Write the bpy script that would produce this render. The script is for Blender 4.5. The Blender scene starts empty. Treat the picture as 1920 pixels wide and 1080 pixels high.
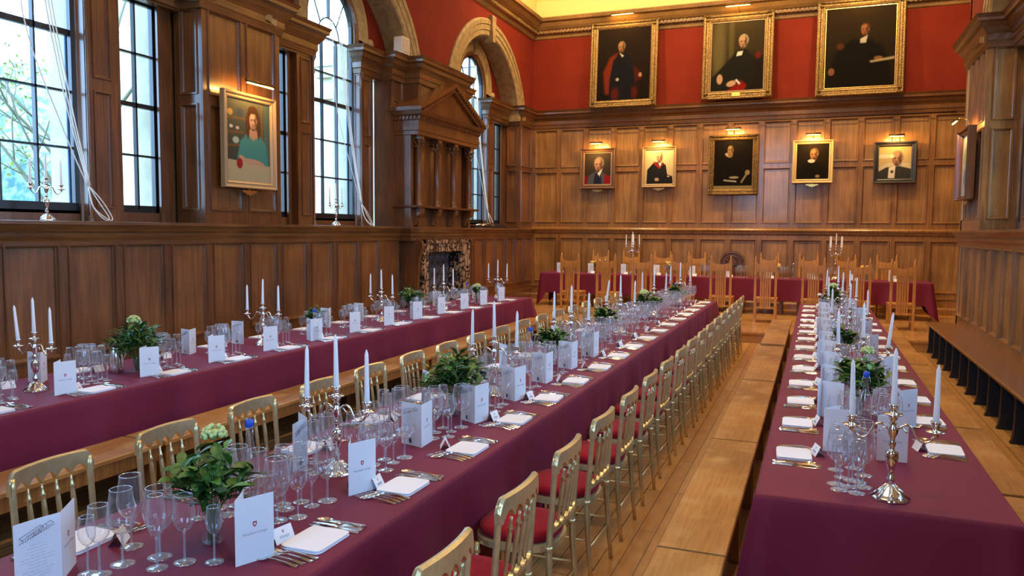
import bpy, math, random
from math import sin, cos, pi, radians, sqrt, atan2, hypot
from mathutils import Vector, Matrix

sc = bpy.context.scene
COL = sc.collection
random.seed(7)

# ------------------------------------------------------------------ camera
CAM_YAW, CAM_PITCH, CAM_ROLL, CAM_H = radians(21.226), radians(-4.162), radians(-.459), 1.885
_fw = Vector((-sin(CAM_YAW) * cos(CAM_PITCH), cos(CAM_YAW) * cos(CAM_PITCH), sin(CAM_PITCH)))
_rt = Vector((cos(CAM_YAW), sin(CAM_YAW), 0))
_up = _rt.cross(_fw)
_x = _rt * cos(CAM_ROLL) - _up * sin(CAM_ROLL)
_y = _rt * sin(CAM_ROLL) + _up * cos(CAM_ROLL)
cd = bpy.data.cameras.new('camera'); cam = bpy.data.objects.new('camera', cd); COL.objects.link(cam)
cd.sensor_width = 36; cd.lens = 27.44; cd.clip_start = .05; cd.clip_end = 200
cam.matrix_world = Matrix(((_x.x, _y.x, -_fw.x, 0), (_x.y, _y.y, -_fw.y, 0), (_x.z, _y.z, -_fw.z, CAM_H), (0, 0, 0, 1)))
sc.camera = cam

# ------------------------------------------------------------------ view, world, lights
vs = sc.view_settings
vs.view_transform = 'Standard'; vs.look = 'None'; vs.gamma = 1.0; vs.use_curve_mapping = False
vs.exposure = .62
sc.cycles.max_bounces = 8; sc.cycles.diffuse_bounces = 5; sc.cycles.glossy_bounces = 4
sc.cycles.transmission_bounces = 4; sc.cycles.transparent_max_bounces = 48
sc.cycles.caustics_reflective = False; sc.cycles.caustics_refractive = False
sc.cycles.sample_clamp_indirect = 4.0
sc.cycles.use_adaptive_sampling = True; sc.cycles.adaptive_threshold = .02

W = bpy.data.worlds.new('daylight'); sc.world = W; W.use_nodes = True
wn = W.node_tree; wn.nodes.clear()
wo = wn.nodes.new('ShaderNodeOutputWorld'); wb = wn.nodes.new('ShaderNodeBackground')
wc = wn.nodes.new('ShaderNodeTexCoord'); wx = wn.nodes.new('ShaderNodeSeparateXYZ'); wr = wn.nodes.new('ShaderNodeValToRGB')
wn.links.new(wc.outputs['Generated'], wx.inputs[0]); wn.links.new(wx.outputs['Z'], wr.inputs[0])
wr.color_ramp.elements[0].position = 0.0; wr.color_ramp.elements[0].color = (.26, .38, .52, 1)
wr.color_ramp.elements[1].position = .12; wr.color_ramp.elements[1].color = (.34, .61, 1.0, 1)
wn.links.new(wr.outputs[0], wb.inputs[0]); wb.inputs[1].default_value = 10.0
wn.links.new(wb.outputs[0], wo.inputs[0])

def area(name, loc, look, sx, sy, power, color, portal=False):
    l = bpy.data.lights.new(name, 'AREA'); l.shape = 'RECTANGLE'; l.size = sx; l.size_y = sy
    l.energy = power; l.color = color
    o = bpy.data.objects.new(name, l); COL.objects.link(o); o.location = loc
    o.rotation_euler = Vector(look).to_track_quat('-Z', 'Y' if abs(look[2]) < .9 else 'X').to_euler()
    if portal: l.cycles.is_portal = True
    return o
def lamp(name, loc, power, color, r=.05):
    l = bpy.data.lights.new(name, 'POINT'); l.energy = power; l.color = color; l.shadow_soft_size = r
    o = bpy.data.objects.new(name, l); COL.objects.link(o); o.location = loc; return o

WARM = (1.0, .56, .24)
LC = [5.33, 10.5, 15.8]          # centres of the window bays in the left wall
RC = [0.2, 5.35, 10.6]           # ... in the right wall
for c in LC: area('daylight_portal', (-7.27, c, 3.8), (1, 0, 0), 3.6, 4.4, 1, (1, 1, 1), True)
for c in RC: area('daylight_portal', (2.67, c, 3.8), (-1, 0, 0), 3.6, 4.4, 1, (1, 1, 1), True)
area('daylight_portal', (-2.3, -4.05, 4.5), (0, 1, 0), 2.6, 3.9, 1, (1, 1, 1), True)
# cove lighting on top of the ceiling cornice, unseen ceiling spots added for warm light over hall and dais
area('cove_strip_light', (-6.35, 9.0, 7.12), (.45, 0, 1), .08, 18.5, 36, (1.0, .50, .06))
area('cove_strip_light', (-2.2, 18.27, 7.12), (0, -.45, 1), 8.0, .08, 27, (1.0, .50, .06))
for yy in (1.5, 6.0, 10.5, 14.5):
    for xx in (-3.6, .2):
        area('unseen_ceiling_spot', (xx, yy, 8.2), (.15, .12, -1), .5, .5, 56, (1.0, .70, .34))
for xx in (-5.2, -2.0, 1.2):
    area('unseen_ceiling_spot', (xx, 15.6, 8.2), (0, .55, -1), .35, .35, 112, (1.0, .70, .34))

# ------------------------------------------------------------------ materials
MATS = {}
def N(t, typ, **kw):
    n = t.nodes.new(typ)
    for k, v in kw.items():
        if k in n.inputs: n.inputs[k].default_value = v
        else: setattr(n, k, v)
    return n
def mat(name, col=(.5, .5, .5), rough=.5, metal=0, spec=.5, coat=0, **kw):
    m = bpy.data.materials.new(name); m.use_nodes = True; t = m.node_tree
    b = t.nodes['Principled BSDF']
    b.inputs['Base Color'].default_value = (*col, 1); b.inputs['Roughness'].default_value = rough
    b.inputs['Metallic'].default_value = metal; b.inputs['Specular IOR Level'].default_value = spec
    b.inputs['Coat Weight'].default_value = coat; b.inputs['Coat Roughness'].default_value = .13
    for k, v in kw.items(): b.inputs[k].default_value = v
    MATS[name] = m; return m
def noise_col(m, c1, c2, scale=(1, 1, 1), nscale=4, detail=6, coords='Object', lo=.35, hi=.65, bump=0, rough=None, dist=0):
    t = m.node_tree; b = t.nodes['Principled BSDF']
    tc = N(t, 'ShaderNodeTexCoord'); mp = N(t, 'ShaderNodeMapping', Scale=scale)
    ns = N(t, 'ShaderNodeTexNoise', Scale=nscale, Detail=detail, Distortion=dist); cr = N(t, 'ShaderNodeValToRGB')
    t.links.new(tc.outputs[coords], mp.inputs[0]); t.links.new(mp.outputs[0], ns.inputs['Vector'])
    t.links.new(ns.outputs[0], cr.inputs[0]); t.links.new(cr.outputs[0], b.inputs['Base Color'])
    e = cr.color_ramp.elements; e[0].position = lo; e[0].color = (*c1, 1); e[1].position = hi; e[1].color = (*c2, 1)
    if bump:
        bp = N(t, 'ShaderNodeBump', Strength=bump, Distance=.01); t.links.new(ns.outputs[0], bp.inputs['Height']); t.links.new(bp.outputs[0], b.inputs['Normal'])
    return m, mp, ns, cr
def wood(name, c1, c2, grain='z', rough=.34, coat=.45, fine=38):
    m = mat(name, c1, rough, coat=coat)
    s = {'z': (1, 1, .06), 'y': (1, .05, 1), 'x': (.05, 1, 1)}[grain]
    _, mp, ns, cr = noise_col(m, c1, c2, s, fine, 5, lo=.3, hi=.7, bump=.05, dist=.6)
    t = m.node_tree; b = t.nodes['Principled BSDF']
    n2 = N(t, 'ShaderNodeTexNoise', Scale=1.6, Detail=2.0); tc = N(t, 'ShaderNodeTexCoord'); t.links.new(tc.outputs['Object'], n2.inputs['Vector'])
    mr = N(t, 'ShaderNodeMapRange'); mr.inputs['From Min'].default_value = .3; mr.inputs['From Max'].default_value = .7
    mr.inputs['To Min'].default_value = .72; mr.inputs['To Max'].default_value = 1.25; t.links.new(n2.outputs[0], mr.inputs[0])
    mx = N(t, 'ShaderNodeMix', data_type='RGBA', blend_type='MULTIPLY'); mx.inputs[0].default_value = 1
    t.links.new(cr.outputs[0], mx.inputs[6]); t.links.new(mr.outputs[0], mx.inputs[7]); t.links.new(mx.outputs[2], b.inputs['Base Color'])
    return m

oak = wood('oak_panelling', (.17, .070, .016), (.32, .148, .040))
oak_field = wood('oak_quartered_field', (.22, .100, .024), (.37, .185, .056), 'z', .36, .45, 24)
oak_field_shaded = wood('oak_field_shaded', (.125, .045, .012), (.235, .094, .026), 'z', .36, .45, 24)  # panel field copy with the left wall's shade put into its colour
oak_dark_shaded = wood('oak_dark_shaded', (.086, .029, .008), (.175, .065, .017))  # oak copy with the left wall's shade in its colour; dark furniture too
oak_rail = wood('oak_rail', (.095, .036, .010), (.19, .079, .022), 'y')
oak_railx = wood('oak_rail_cross', (.12, .045, .012), (.24, .10, .028), 'x')
bench_wood = wood('bench_oak', (.30, .135, .036), (.44, .215, .065), 'y', .38, .15, 60)
chair_wood = wood('golden_oak', (.46, .19, .036), (.68, .33, .075), 'z', .35, .2)
red = mat('red_wall_paint', (.30, .024, .007), .85, spec=.2); noise_col(red, (.165, .015, .006), (.192, .019, .007), nscale=2)
stone = mat('painted_stone', (.30, .20, .09), .7); noise_col(stone, (.24, .155, .065), (.36, .25, .11), nscale=9, bump=.1)
cream = mat('cove_plaster', (.80, .62, .26), .8)
ceil = mat('ceiling_plaster', (.75, .70, .58), .85)
gilt_wood = wood('gilded_cornice_wood', (.17, .085, .025), (.30, .17, .055), 'y', .4)
black_paint = mat('black_sash_paint', (.012, .011, .012), .3)
fire_black = mat('fireback_iron', (.03, .03, .035), .5)
extstone = mat('pale_limestone', (.50, .44, .30), .9); noise_col(extstone, (.42, .36, .24), (.56, .49, .34), nscale=3, bump=.1)
extblue = mat('blue_downpipe', (.03, .07, .16), .5)
slate = mat('slate_roof', (.16, .20, .24), .8)
bushm = mat('distant_foliage', (.12, .2, .16), .9); noise_col(bushm, (.08, .17, .17), (.26, .32, .17), nscale=3.5, lo=.4, hi=.6)
bark = mat('tree_bark', (.16, .15, .10), .9)
springleaf = mat('spring_leaves', (.32, .36, .08), .8)
grassm = mat('courtyard_ground', (.16, .18, .14), .95)
gold = mat('gold_chair_paint', (.56, .41, .15), .30, .7); noise_col(gold, (.68, .56, .28), (.76, .65, .36), nscale=30)
silver = mat('polished_silver', (.86, .82, .77), .12, 1.0)
steel = mat('cutlery_steel', (.80, .74, .66), .16, 1.0)
dark_brass = mat('aged_brass', (.20, .11, .035), .35, .9)
brass = mat('brass', (.78, .52, .16), .28, 1.0)
gilt = mat('gilt_frame', (.50, .30, .075), .42, .55); noise_col(gilt, (.08, .042, .011), (.28, .17, .052), nscale=55, bump=.4, lo=.4, hi=.6)
frame_dark = mat('dark_frame', (.03, .03, .035), .3)
frame_brown = mat('brown_frame', (.12, .055, .025), .4)
frame_pale = mat('pale_frame', (.36, .25, .13), .4)
velvet = mat('crimson_velvet', (.36, .008, .016), .8, spec=.12, **{'Sheen Weight': .05})
noise_col(velvet, (.17, .003, .010), (.30, .005, .016), nscale=7)
cloth = mat('burgundy_cloth', (.17, .014, .042), .62, spec=.3, **{'Sheen Weight': .10, 'Sheen Roughness': .4, 'Sheen Tint': (.9, .35, .55, 1)})
noise_col(cloth, (.135, .0075, .029), (.165, .0105, .037), nscale=1.2, lo=.3, hi=.7)
linen = mat('white_linen', (.78, .78, .84), .85)
card = mat('white_card', (.80, .82, .88), .6)
card_cream = mat('cream_card', (.80, .75, .66), .6)
ink = mat('navy_ink', (.02, .025, .09), .6)
inkgrey = mat('grey_ink', (.28, .30, .38), .7)
crestred = mat('crest_red', (.50, .03, .05), .6)
wax = mat('candle_wax', (.82, .86, .92), .4, **{'Subsurface Weight': .15})
wick = mat('wick', (.05, .05, .05), .9)
rope = mat('white_rope', (.80, .80, .78), .8)
leafd = mat('bay_leaf', (.025, .085, .016), .38); noise_col(leafd, (.018, .062, .012), (.060, .170, .028), nscale=14)
leafl = mat('light_leaf', (.10, .24, .035), .45)
flowerm = mat('pale_green_blossom', (.50, .60, .25), .8)
flowery = mat('yellow_blossom', (.86, .66, .22), .8)
flowerw = mat('white_blossom', (.85, .82, .72), .8)
stemm = mat('stem_green', (.12, .22, .05), .6)
bluecap = mat('blue_cap', (.01, .07, .48), .35)
plasticw = mat('speaker_casing', (.62, .50, .38), .5)
black = mat('black_stain', (.008, .008, .010), .45)
copper = mat('warm_label', (.85, .82, .75), .6)
bulbm = mat('lamp_glow', (1, .6, .2), .5); _b = bulbm.node_tree.nodes['Principled BSDF']; _b.inputs['Emission Color'].default_value = (1, .55, .14, 1); _b.inputs['Emission Strength'].default_value = 9

# polished plank floor
floorm = mat('oak_plank_floor', (.4, .2, .06), .26, coat=.2)
t = floorm.node_tree; b = t.nodes['Principled BSDF']
tc = N(t, 'ShaderNodeTexCoord'); mp = N(t, 'ShaderNodeMapping'); mp.inputs['Rotation'].default_value = (0, 0, pi / 2)
br = N(t, 'ShaderNodeTexBrick', Scale=1.0); br.inputs['Mortar Size'].default_value = .003; br.inputs['Brick Width'].default_value = 1.6; br.inputs['Row Height'].default_value = .11
br.inputs['Color1'].default_value = (.50, .255, .085, 1); br.inputs['Color2'].default_value = (.62, .345, .13, 1); br.inputs['Mortar'].default_value = (.16, .07, .02, 1)
n1 = N(t, 'ShaderNodeTexNoise', Scale=9.0, Detail=5.0); m2 = N(t, 'ShaderNodeMapping', Scale=(4, .5, 1))
mx = N(t, 'ShaderNodeMix', data_type='RGBA', blend_type='MULTIPLY'); mx.inputs[0].default_value = .55
cr = N(t, 'ShaderNodeValToRGB'); cr.color_ramp.elements[0].position = .3; cr.color_ramp.elements[0].color = (.62, .55, .5, 1); cr.color_ramp.elements[1].position = .7
t.links.new(tc.outputs['Object'], mp.inputs[0]); t.links.new(mp.outputs[0], br.inputs['Vector']); t.links.new(tc.outputs['Object'], m2.inputs[0]); t.links.new(m2.outputs[0], n1.inputs['Vector'])
t.links.new(n1.outputs[0], cr.inputs[0]); t.links.new(br.outputs['Color'], mx.inputs[6]); t.links.new(cr.outputs[0], mx.inputs[7]); t.links.new(mx.outputs[2], b.inputs['Base Color'])

# worn bench top: pale scuffed patches
t = bench_wood.node_tree; b = t.nodes['Principled BSDF']; src = b.inputs['Base Color'].links[0].from_socket
tc = N(t, 'ShaderNodeTexCoord'); n1 = N(t, 'ShaderNodeTexNoise', Scale=5.0, Detail=8.0); t.links.new(tc.outputs['Object'], n1.inputs['Vector'])
cr = N(t, 'ShaderNodeValToRGB'); cr.color_ramp.elements[0].position = .5; cr.color_ramp.elements[1].position = .72; t.links.new(n1.outputs[0], cr.inputs[0])
mx = N(t, 'ShaderNodeMix', data_type='RGBA'); mx.inputs[7].default_value = (.50, .29, .11, 1); t.links.new(cr.outputs[0], mx.inputs[0]); t.links.new(src, mx.inputs[6]); t.links.new(mx.outputs[2], b.inputs['Base Color'])

# veined marble
marble = mat('veined_marble', (.5, .36, .22), .2)
t = marble.node_tree; b = t.nodes['Principled BSDF']; tc = N(t, 'ShaderNodeTexCoord')
vo = N(t, 'ShaderNodeTexVoronoi', Scale=7.0); vo.feature = 'DISTANCE_TO_EDGE'; ns = N(t, 'ShaderNodeTexNoise', Scale=5.0, Detail=4.0)
mv = N(t, 'ShaderNodeMix', data_type='RGBA'); mv.inputs[0].default_value = .35; t.links.new(tc.outputs['Object'], ns.inputs['Vector']); t.links.new(tc.outputs['Object'], mv.inputs[6]); t.links.new(ns.outputs['Color'], mv.inputs[7]); t.links.new(mv.outputs[2], vo.inputs['Vector'])
cr = N(t, 'ShaderNodeValToRGB'); cr.color_ramp.elements[0].color = (.02, .014, .014, 1); cr.color_ramp.elements[0].position = .05; cr.color_ramp.elements[1].color = (.38, .25, .15, 1); cr.color_ramp.elements[1].position = .17
t.links.new(vo.outputs['Distance'], cr.inputs[0]); t.links.new(cr.outputs[0], b.inputs['Base Color'])

# thin drinking-glass wall: clear face on, brighter at grazing angles, refracted window light painted as white diffuse
def thin_glass(name, tint, base=.02, power=1.0, rough=.045, painted_glint=0):
    m = bpy.data.materials.new(name); m.use_nodes = True; t = m.node_tree; t.nodes.clear()
    o = N(t, 'ShaderNodeOutputMaterial'); mxs = N(t, 'ShaderNodeMixShader'); tr = N(t, 'ShaderNodeBsdfTransparent'); gl = N(t, 'ShaderNodeBsdfGlossy', Roughness=rough)
    tr.inputs[0].default_value = (*tint, 1); lw = N(t, 'ShaderNodeLayerWeight', Blend=.5)
    pw = N(t, 'ShaderNodeMath', operation='POWER'); pw.inputs[1].default_value = 2.4
    mr = N(t, 'ShaderNodeMapRange'); mr.inputs['To Min'].default_value = base; mr.inputs['To Max'].default_value = power
    t.links.new(lw.outputs['Facing'], pw.inputs[0]); t.links.new(pw.outputs[0], mr.inputs[0]); t.links.new(mr.outputs[0], mxs.inputs[0]); df = N(t, 'ShaderNodeBsdfDiffuse'); df.inputs[0].default_value = (.85, .92, 1, 1); ms2 = N(t, 'ShaderNodeMixShader'); ms2.inputs[0].default_value = painted_glint; t.links.new(gl.outputs[0], ms2.inputs[1]); t.links.new(df.outputs[0], ms2.inputs[2])
    t.links.new(tr.outputs[0], mxs.inputs[1]); t.links.new(ms2.outputs[0], mxs.inputs[2]); t.links.new(mxs.outputs[0], o.inputs[0])
    MATS[name] = m; return m
glass = thin_glass('clear_glass', (.985, .99, 1.0), .10, .95, painted_glint=.30)
glassrim = thin_glass('glass_rim_and_stem', (.95, .98, 1.0), .36, .96, painted_glint=.34)
vaseglass = thin_glass('vase_glass', (.96, .985, .99), .13, .9, painted_glint=.12)
winglass = thin_glass('window_glass', (.97, 1, 1), .02, .5)

# painted pictures: pigment stored per vertex
pigment = mat('oil_paint', (.5, .5, .5), .7, spec=.04)
t = pigment.node_tree; at = N(t, 'ShaderNodeVertexColor', layer_name='pigment'); t.links.new(at.outputs['Color'], t.nodes['Principled BSDF'].inputs['Base Color'])

# ------------------------------------------------------------------ mesh helpers
class MB:
    def __init__(s): s.v = []; s.f = []; s.mi = []; s.sm = []
    def add(s, vs_, fs, mi=0, smooth=False):
        o = len(s.v); s.v.extend(vs_); s.f.extend([tuple(o + i for i in f) for f in fs]); s.mi.extend([mi] * len(fs)); s.sm.extend([smooth] * len(fs))
    def quad(s, a, b, c, d, mi=0): s.add([a, b, c, d], [(0, 1, 2, 3)], mi)
    def box(s, x0, x1, y0, y1, z0, z1, mi=0):
        v = [(x, y, z) for z in (z0, z1) for y in (y0, y1) for x in (x0, x1)]
        s.add(v, [(0, 2, 3, 1), (4, 5, 7, 6), (0, 1, 5, 4), (2, 6, 7, 3), (0, 4, 6, 2), (1, 3, 7, 5)], mi)
    def obox(s, c, ax, ay, az, mi=0):           # oriented box, half-axis vectors
        c, ax, ay, az = map(Vector, (c, ax, ay, az))
        v = [tuple(c + ax * i + ay * j + az * k) for k in (-1, 1) for j in (-1, 1) for i in (-1, 1)]
        s.add(v, [(0, 2, 3, 1), (4, 5, 7, 6), (0, 1, 5, 4), (2, 6, 7, 3), (0, 4, 6, 2), (1, 3, 7, 5)], mi)
    def prism(s, poly, d0, d1, axis='x', mi=0, smooth=False):   # poly in the other two axes, extruded along axis
        f = {'x': lambda p, d: (d, p[0], p[1]), 'y': lambda p, d: (p[0], d, p[1]), 'z': lambda p, d: (p[0], p[1], d)}[axis]
        n = len(poly); v = [f(p, d0) for p in poly] + [f(p, d1) for p in poly]
        s.add(v, [tuple(range(n))[::-1], tuple(range(n, 2 * n))], mi); s.add(v, [(i, (i + 1) % n, n + (i + 1) % n, n + i) for i in range(n)], mi, smooth)
    def lathe(s, prof, cx=0, cy=0, cz=0, seg=16, mi=0, smooth=True, cap=True, sx=1, sy=1):
        n = len(prof); v = []
        for r, z in prof:
            for k in range(seg):
                a = 2 * pi * k / seg; v.append((cx + r * cos(a) * sx, cy + r * sin(a) * sy, cz + z))
        f = [(i * seg + k, i * seg + (k + 1) % seg, (i + 1) * seg + (k + 1) % seg, (i + 1) * seg + k) for i in range(n - 1) for k in range(seg)]
        s.add(v, f, mi, smooth)
        if cap:
            if prof[0][0] > 1e-4: s.add(v[:seg], [tuple(range(seg))[::-1]], mi)
            if prof[-1][0] > 1e-4: s.add(v[-seg:], [tuple(range(seg))], mi)
    def tube(s, pts, r, seg=8, mi=0, smooth=True, flat=1.0):
        P = [Vector(p) for p in pts]; n = len(P); rr = r if isinstance(r, (list, tuple)) else [r] * n
        t0 = (P[1] - P[0]).normalized(); u = t0.cross(Vector((0, 0, 1)))
        if u.length < .2: u = t0.cross(Vector((0, 1, 0)))
        u.normalize(); v = []
        for i in range(n):
            t_ = ((P[min(i + 1, n - 1)] - P[i]).normalized() + (P[i] - P[max(i - 1, 0)]).normalized())
            t_ = t_.normalized() if t_.length > 1e-6 else t0
            u = (u - t_ * u.dot(t_)).normalized(); w = t_.cross(u)
            for k in range(seg):
                a = 2 * pi * k / seg; v.append(tuple(P[i] + (u * cos(a) + w * sin(a) * flat) * rr[i]))
        f = [(i * seg + k, i * seg + (k + 1) % seg, (i + 1) * seg + (k + 1) % seg, (i + 1) * seg + k) for i in range(n - 1) for k in range(seg)]
        f += [tuple(range(seg))[::-1], tuple(range((n - 1) * seg, n * seg))]
        s.add(v, f, mi, smooth)
    def ball(s, c, r, mi=0, seg=10, sz=1):
        s.lathe([(max(r * sin(pi * i / 6), .0001), -r * sz * cos(pi * i / 6)) for i in range(7)], c[0], c[1], c[2], seg, mi, True, False)
    def cells(s, O, U, V, Nn, w, h, cols, rows, mi=0, pmi=None, prof=None):   # panelled surface: raised moulding and sunk field in each cell
        O, U, V, Nn = map(Vector, (O, U, V, Nn)); pmi = mi if pmi is None else pmi
        prof = prof or [(0, 0), (.005, .017), (.02, .017), (.028, -.006), (.036, -.008), (.045, -.026)]
        us = sorted({0, w, *[a for c in cols for a in c]}); vs_ = sorted({0, h, *[a for c in rows for a in c]})
        P = lambda a, b_, d=0: tuple(O + U * a + V * b_ + Nn * d)
        for i in range(len(us) - 1):
            for j in range(len(vs_) - 1):
                a0, a1, b0, b1 = us[i], us[i + 1], vs_[j], vs_[j + 1]
                if (a0, a1) in cols and (b0, b1) in rows:
                    last = None
                    for ins, d in prof:
                        ring = [P(a0 + ins, b0 + ins, d), P(a1 - ins, b0 + ins, d), P(a1 - ins, b1 - ins, d), P(a0 + ins, b1 - ins, d)]
                        if last: s.add(last + ring, [(k, (k + 1) % 4, 4 + (k + 1) % 4, 4 + k) for k in range(4)], mi)
                        last = ring
                    s.add(last, [(0, 1, 2, 3)], pmi)
                else: s.add([P(a0, b0), P(a1, b0), P(a1, b1), P(a0, b1)], [(0, 1, 2, 3)], mi)
    def run(s, path, prof, left=True, mi=0, closed=False):    # moulding: profile (out, z) swept along a plan path with mitres; out = left normal
        n = len(path); sg = 1 if left else -1; rings = []
        for i in range(n):
            p = Vector(path[i]).to_2d() if len(path[i]) > 2 else Vector(path[i])
            a = Vector(path[(i - 1) % n]) if (i or closed) else None; c = Vector(path[(i + 1) % n]) if (i < n - 1 or closed) else None
            d1 = (p - a).normalized() if a else None; d2 = (c - p).normalized() if c else None
            d1 = d1 or d2; d2 = d2 or d1
            n1 = Vector((-d1.y, d1.x)) * sg; n2 = Vector((-d2.y, d2.x)) * sg; m = n1 + n2
            m = m / max(m.dot(n1), .3) if m.length > 1e-6 else n1
            rings.append([(p.x + m.x * o, p.y + m.y * o, z) for o, z in prof])
        k = len(prof); v = [q for r in rings for q in r]
        f = [(i * k + j, ((i + 1) % n) * k + j, ((i + 1) % n) * k + j + 1, i * k + j + 1) for i in range(n if closed else n - 1) for j in range(k - 1)]
        s.add(v, f, mi)
        if not closed: s.add(rings[0], [tuple(range(k))], mi); s.add(rings[-1], [tuple(range(k))[::-1]], mi)
    def mesh(s, name, mats):
        me = bpy.data.meshes.new(name); me.from_pydata(s.v, [], s.f)
        for m in (mats if isinstance(mats, (list, tuple)) else [mats]): me.materials.append(m)
        me.polygons.foreach_set('material_index', s.mi); me.polygons.foreach_set('use_smooth', s.sm); me.update(); return me
    def build(s, name, mats, parent=None, loc=(0, 0, 0)):
        return mobj(name, s.mesh(name, mats), parent, loc)
def mobj(name, me, parent=None, loc=(0, 0, 0)):
    o = bpy.data.objects.new(name, me); COL.objects.link(o); o.location = loc
    if parent: o.parent = parent
    return o
def empty(name, loc=(0, 0, 0), rz=0):
    o = bpy.data.objects.new(name, None); o.empty_display_size = .05; COL.objects.link(o); o.location = loc; o.rotation_euler = (0, 0, rz); return o
def tag(o, label, cat, group=None):
    o['label'] = label; o['category'] = cat
    if group: o['group'] = group
    return o
def struct(o): o['kind'] = 'structure'; return o
def copy_tree(o, parent=None):
    c = o.copy(); COL.objects.link(c)
    if parent: c.parent = parent
    for ch in o.children: copy_tree(ch, c)
    return c
FIRST = set()
def place(proto, loc, rz, label, cat, group=None):
    """The first use moves the prototype itself; every later one is a copy of it and of its parts."""
    if proto.name in FIRST: o = copy_tree(proto)
    else: FIRST.add(proto.name); o = proto
    o.location = loc; o.rotation_euler = (0, 0, rz); tag(o, label, cat, group); return o
ORD = ['first', 'second', 'third', 'fourth', 'fifth', 'sixth', 'seventh', 'eighth', 'ninth', 'tenth', 'eleventh', 'twelfth', 'thirteenth', 'fourteenth', 'fifteenth', 'sixteenth', 'seventeenth', 'eighteenth', 'nineteenth', 'twentieth']
def arc(c, r, a0, a1, n): return [(c[0] + r * cos(a0 + (a1 - a0) * i / n), c[1] + r * sin(a0 + (a1 - a0) * i / n)) for i in range(n + 1)]

# ================================================================== THE ROOM
D, XL, XR = 18.62, -6.70, 2.10
REC = .42                      # depth of the window bays
DAIS_Y, DAIS_Z = 13.96, .18
ZC, R_IN, R_OUT = 4.20, 1.83, 2.20   # big arches
m = MB(); m.box(XL - .5, 5.2, -4.2, DAIS_Y + .05, -.1, 0); struct(m.build('floor', floorm))
m = MB(); m.box(XL, 5.2, DAIS_Y, D + .05, 0, DAIS_Z - .035); m.box(XL, 5.2, DAIS_Y - .03, D + .05, DAIS_Z - .035, DAIS_Z)
daism = floorm.copy(); daism.name = 'dais_boards'
for n in daism.node_tree.nodes:
    if n.type == 'MAPPING' and n.inputs['Rotation'].default_value[2] > 1: n.inputs['Rotation'].default_value = (0, 0, 0)
struct(m.build('floor_dais', daism))

CAP = [(0, 1.70), (.012, 1.71), (.02, 1.76), (.045, 1.80), (.05, 1.83), (.035, 1.84), (.06, 1.87), (.085, 1.91), (.10, 1.915), (.10, 1.945), (0, 1.95)]
CORN = [(0, 4.42), (.02, 4.43), (.03, 4.50), (.045, 4.52), (.045, 4.60), (.07, 4.64), (.11, 4.68), (.13, 4.74), (.17, 4.76), (.17, 4.80), (.20, 4.85), (0, 4.87)]
TOPC = [(0, 6.60), (.03, 6.62), (.05, 6.70), (.12, 6.72), (.12, 6.79), (.16, 6.80), (.22, 6.86), (.27, 6.94), (.33, 6.97), (.35, 7.04), (.30, 7.07), (0, 7.0)]
BASE = [(0, 0), (.035, 0), (.035, .17), (.02, .20), (.012, .22), (0, .225)]

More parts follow.
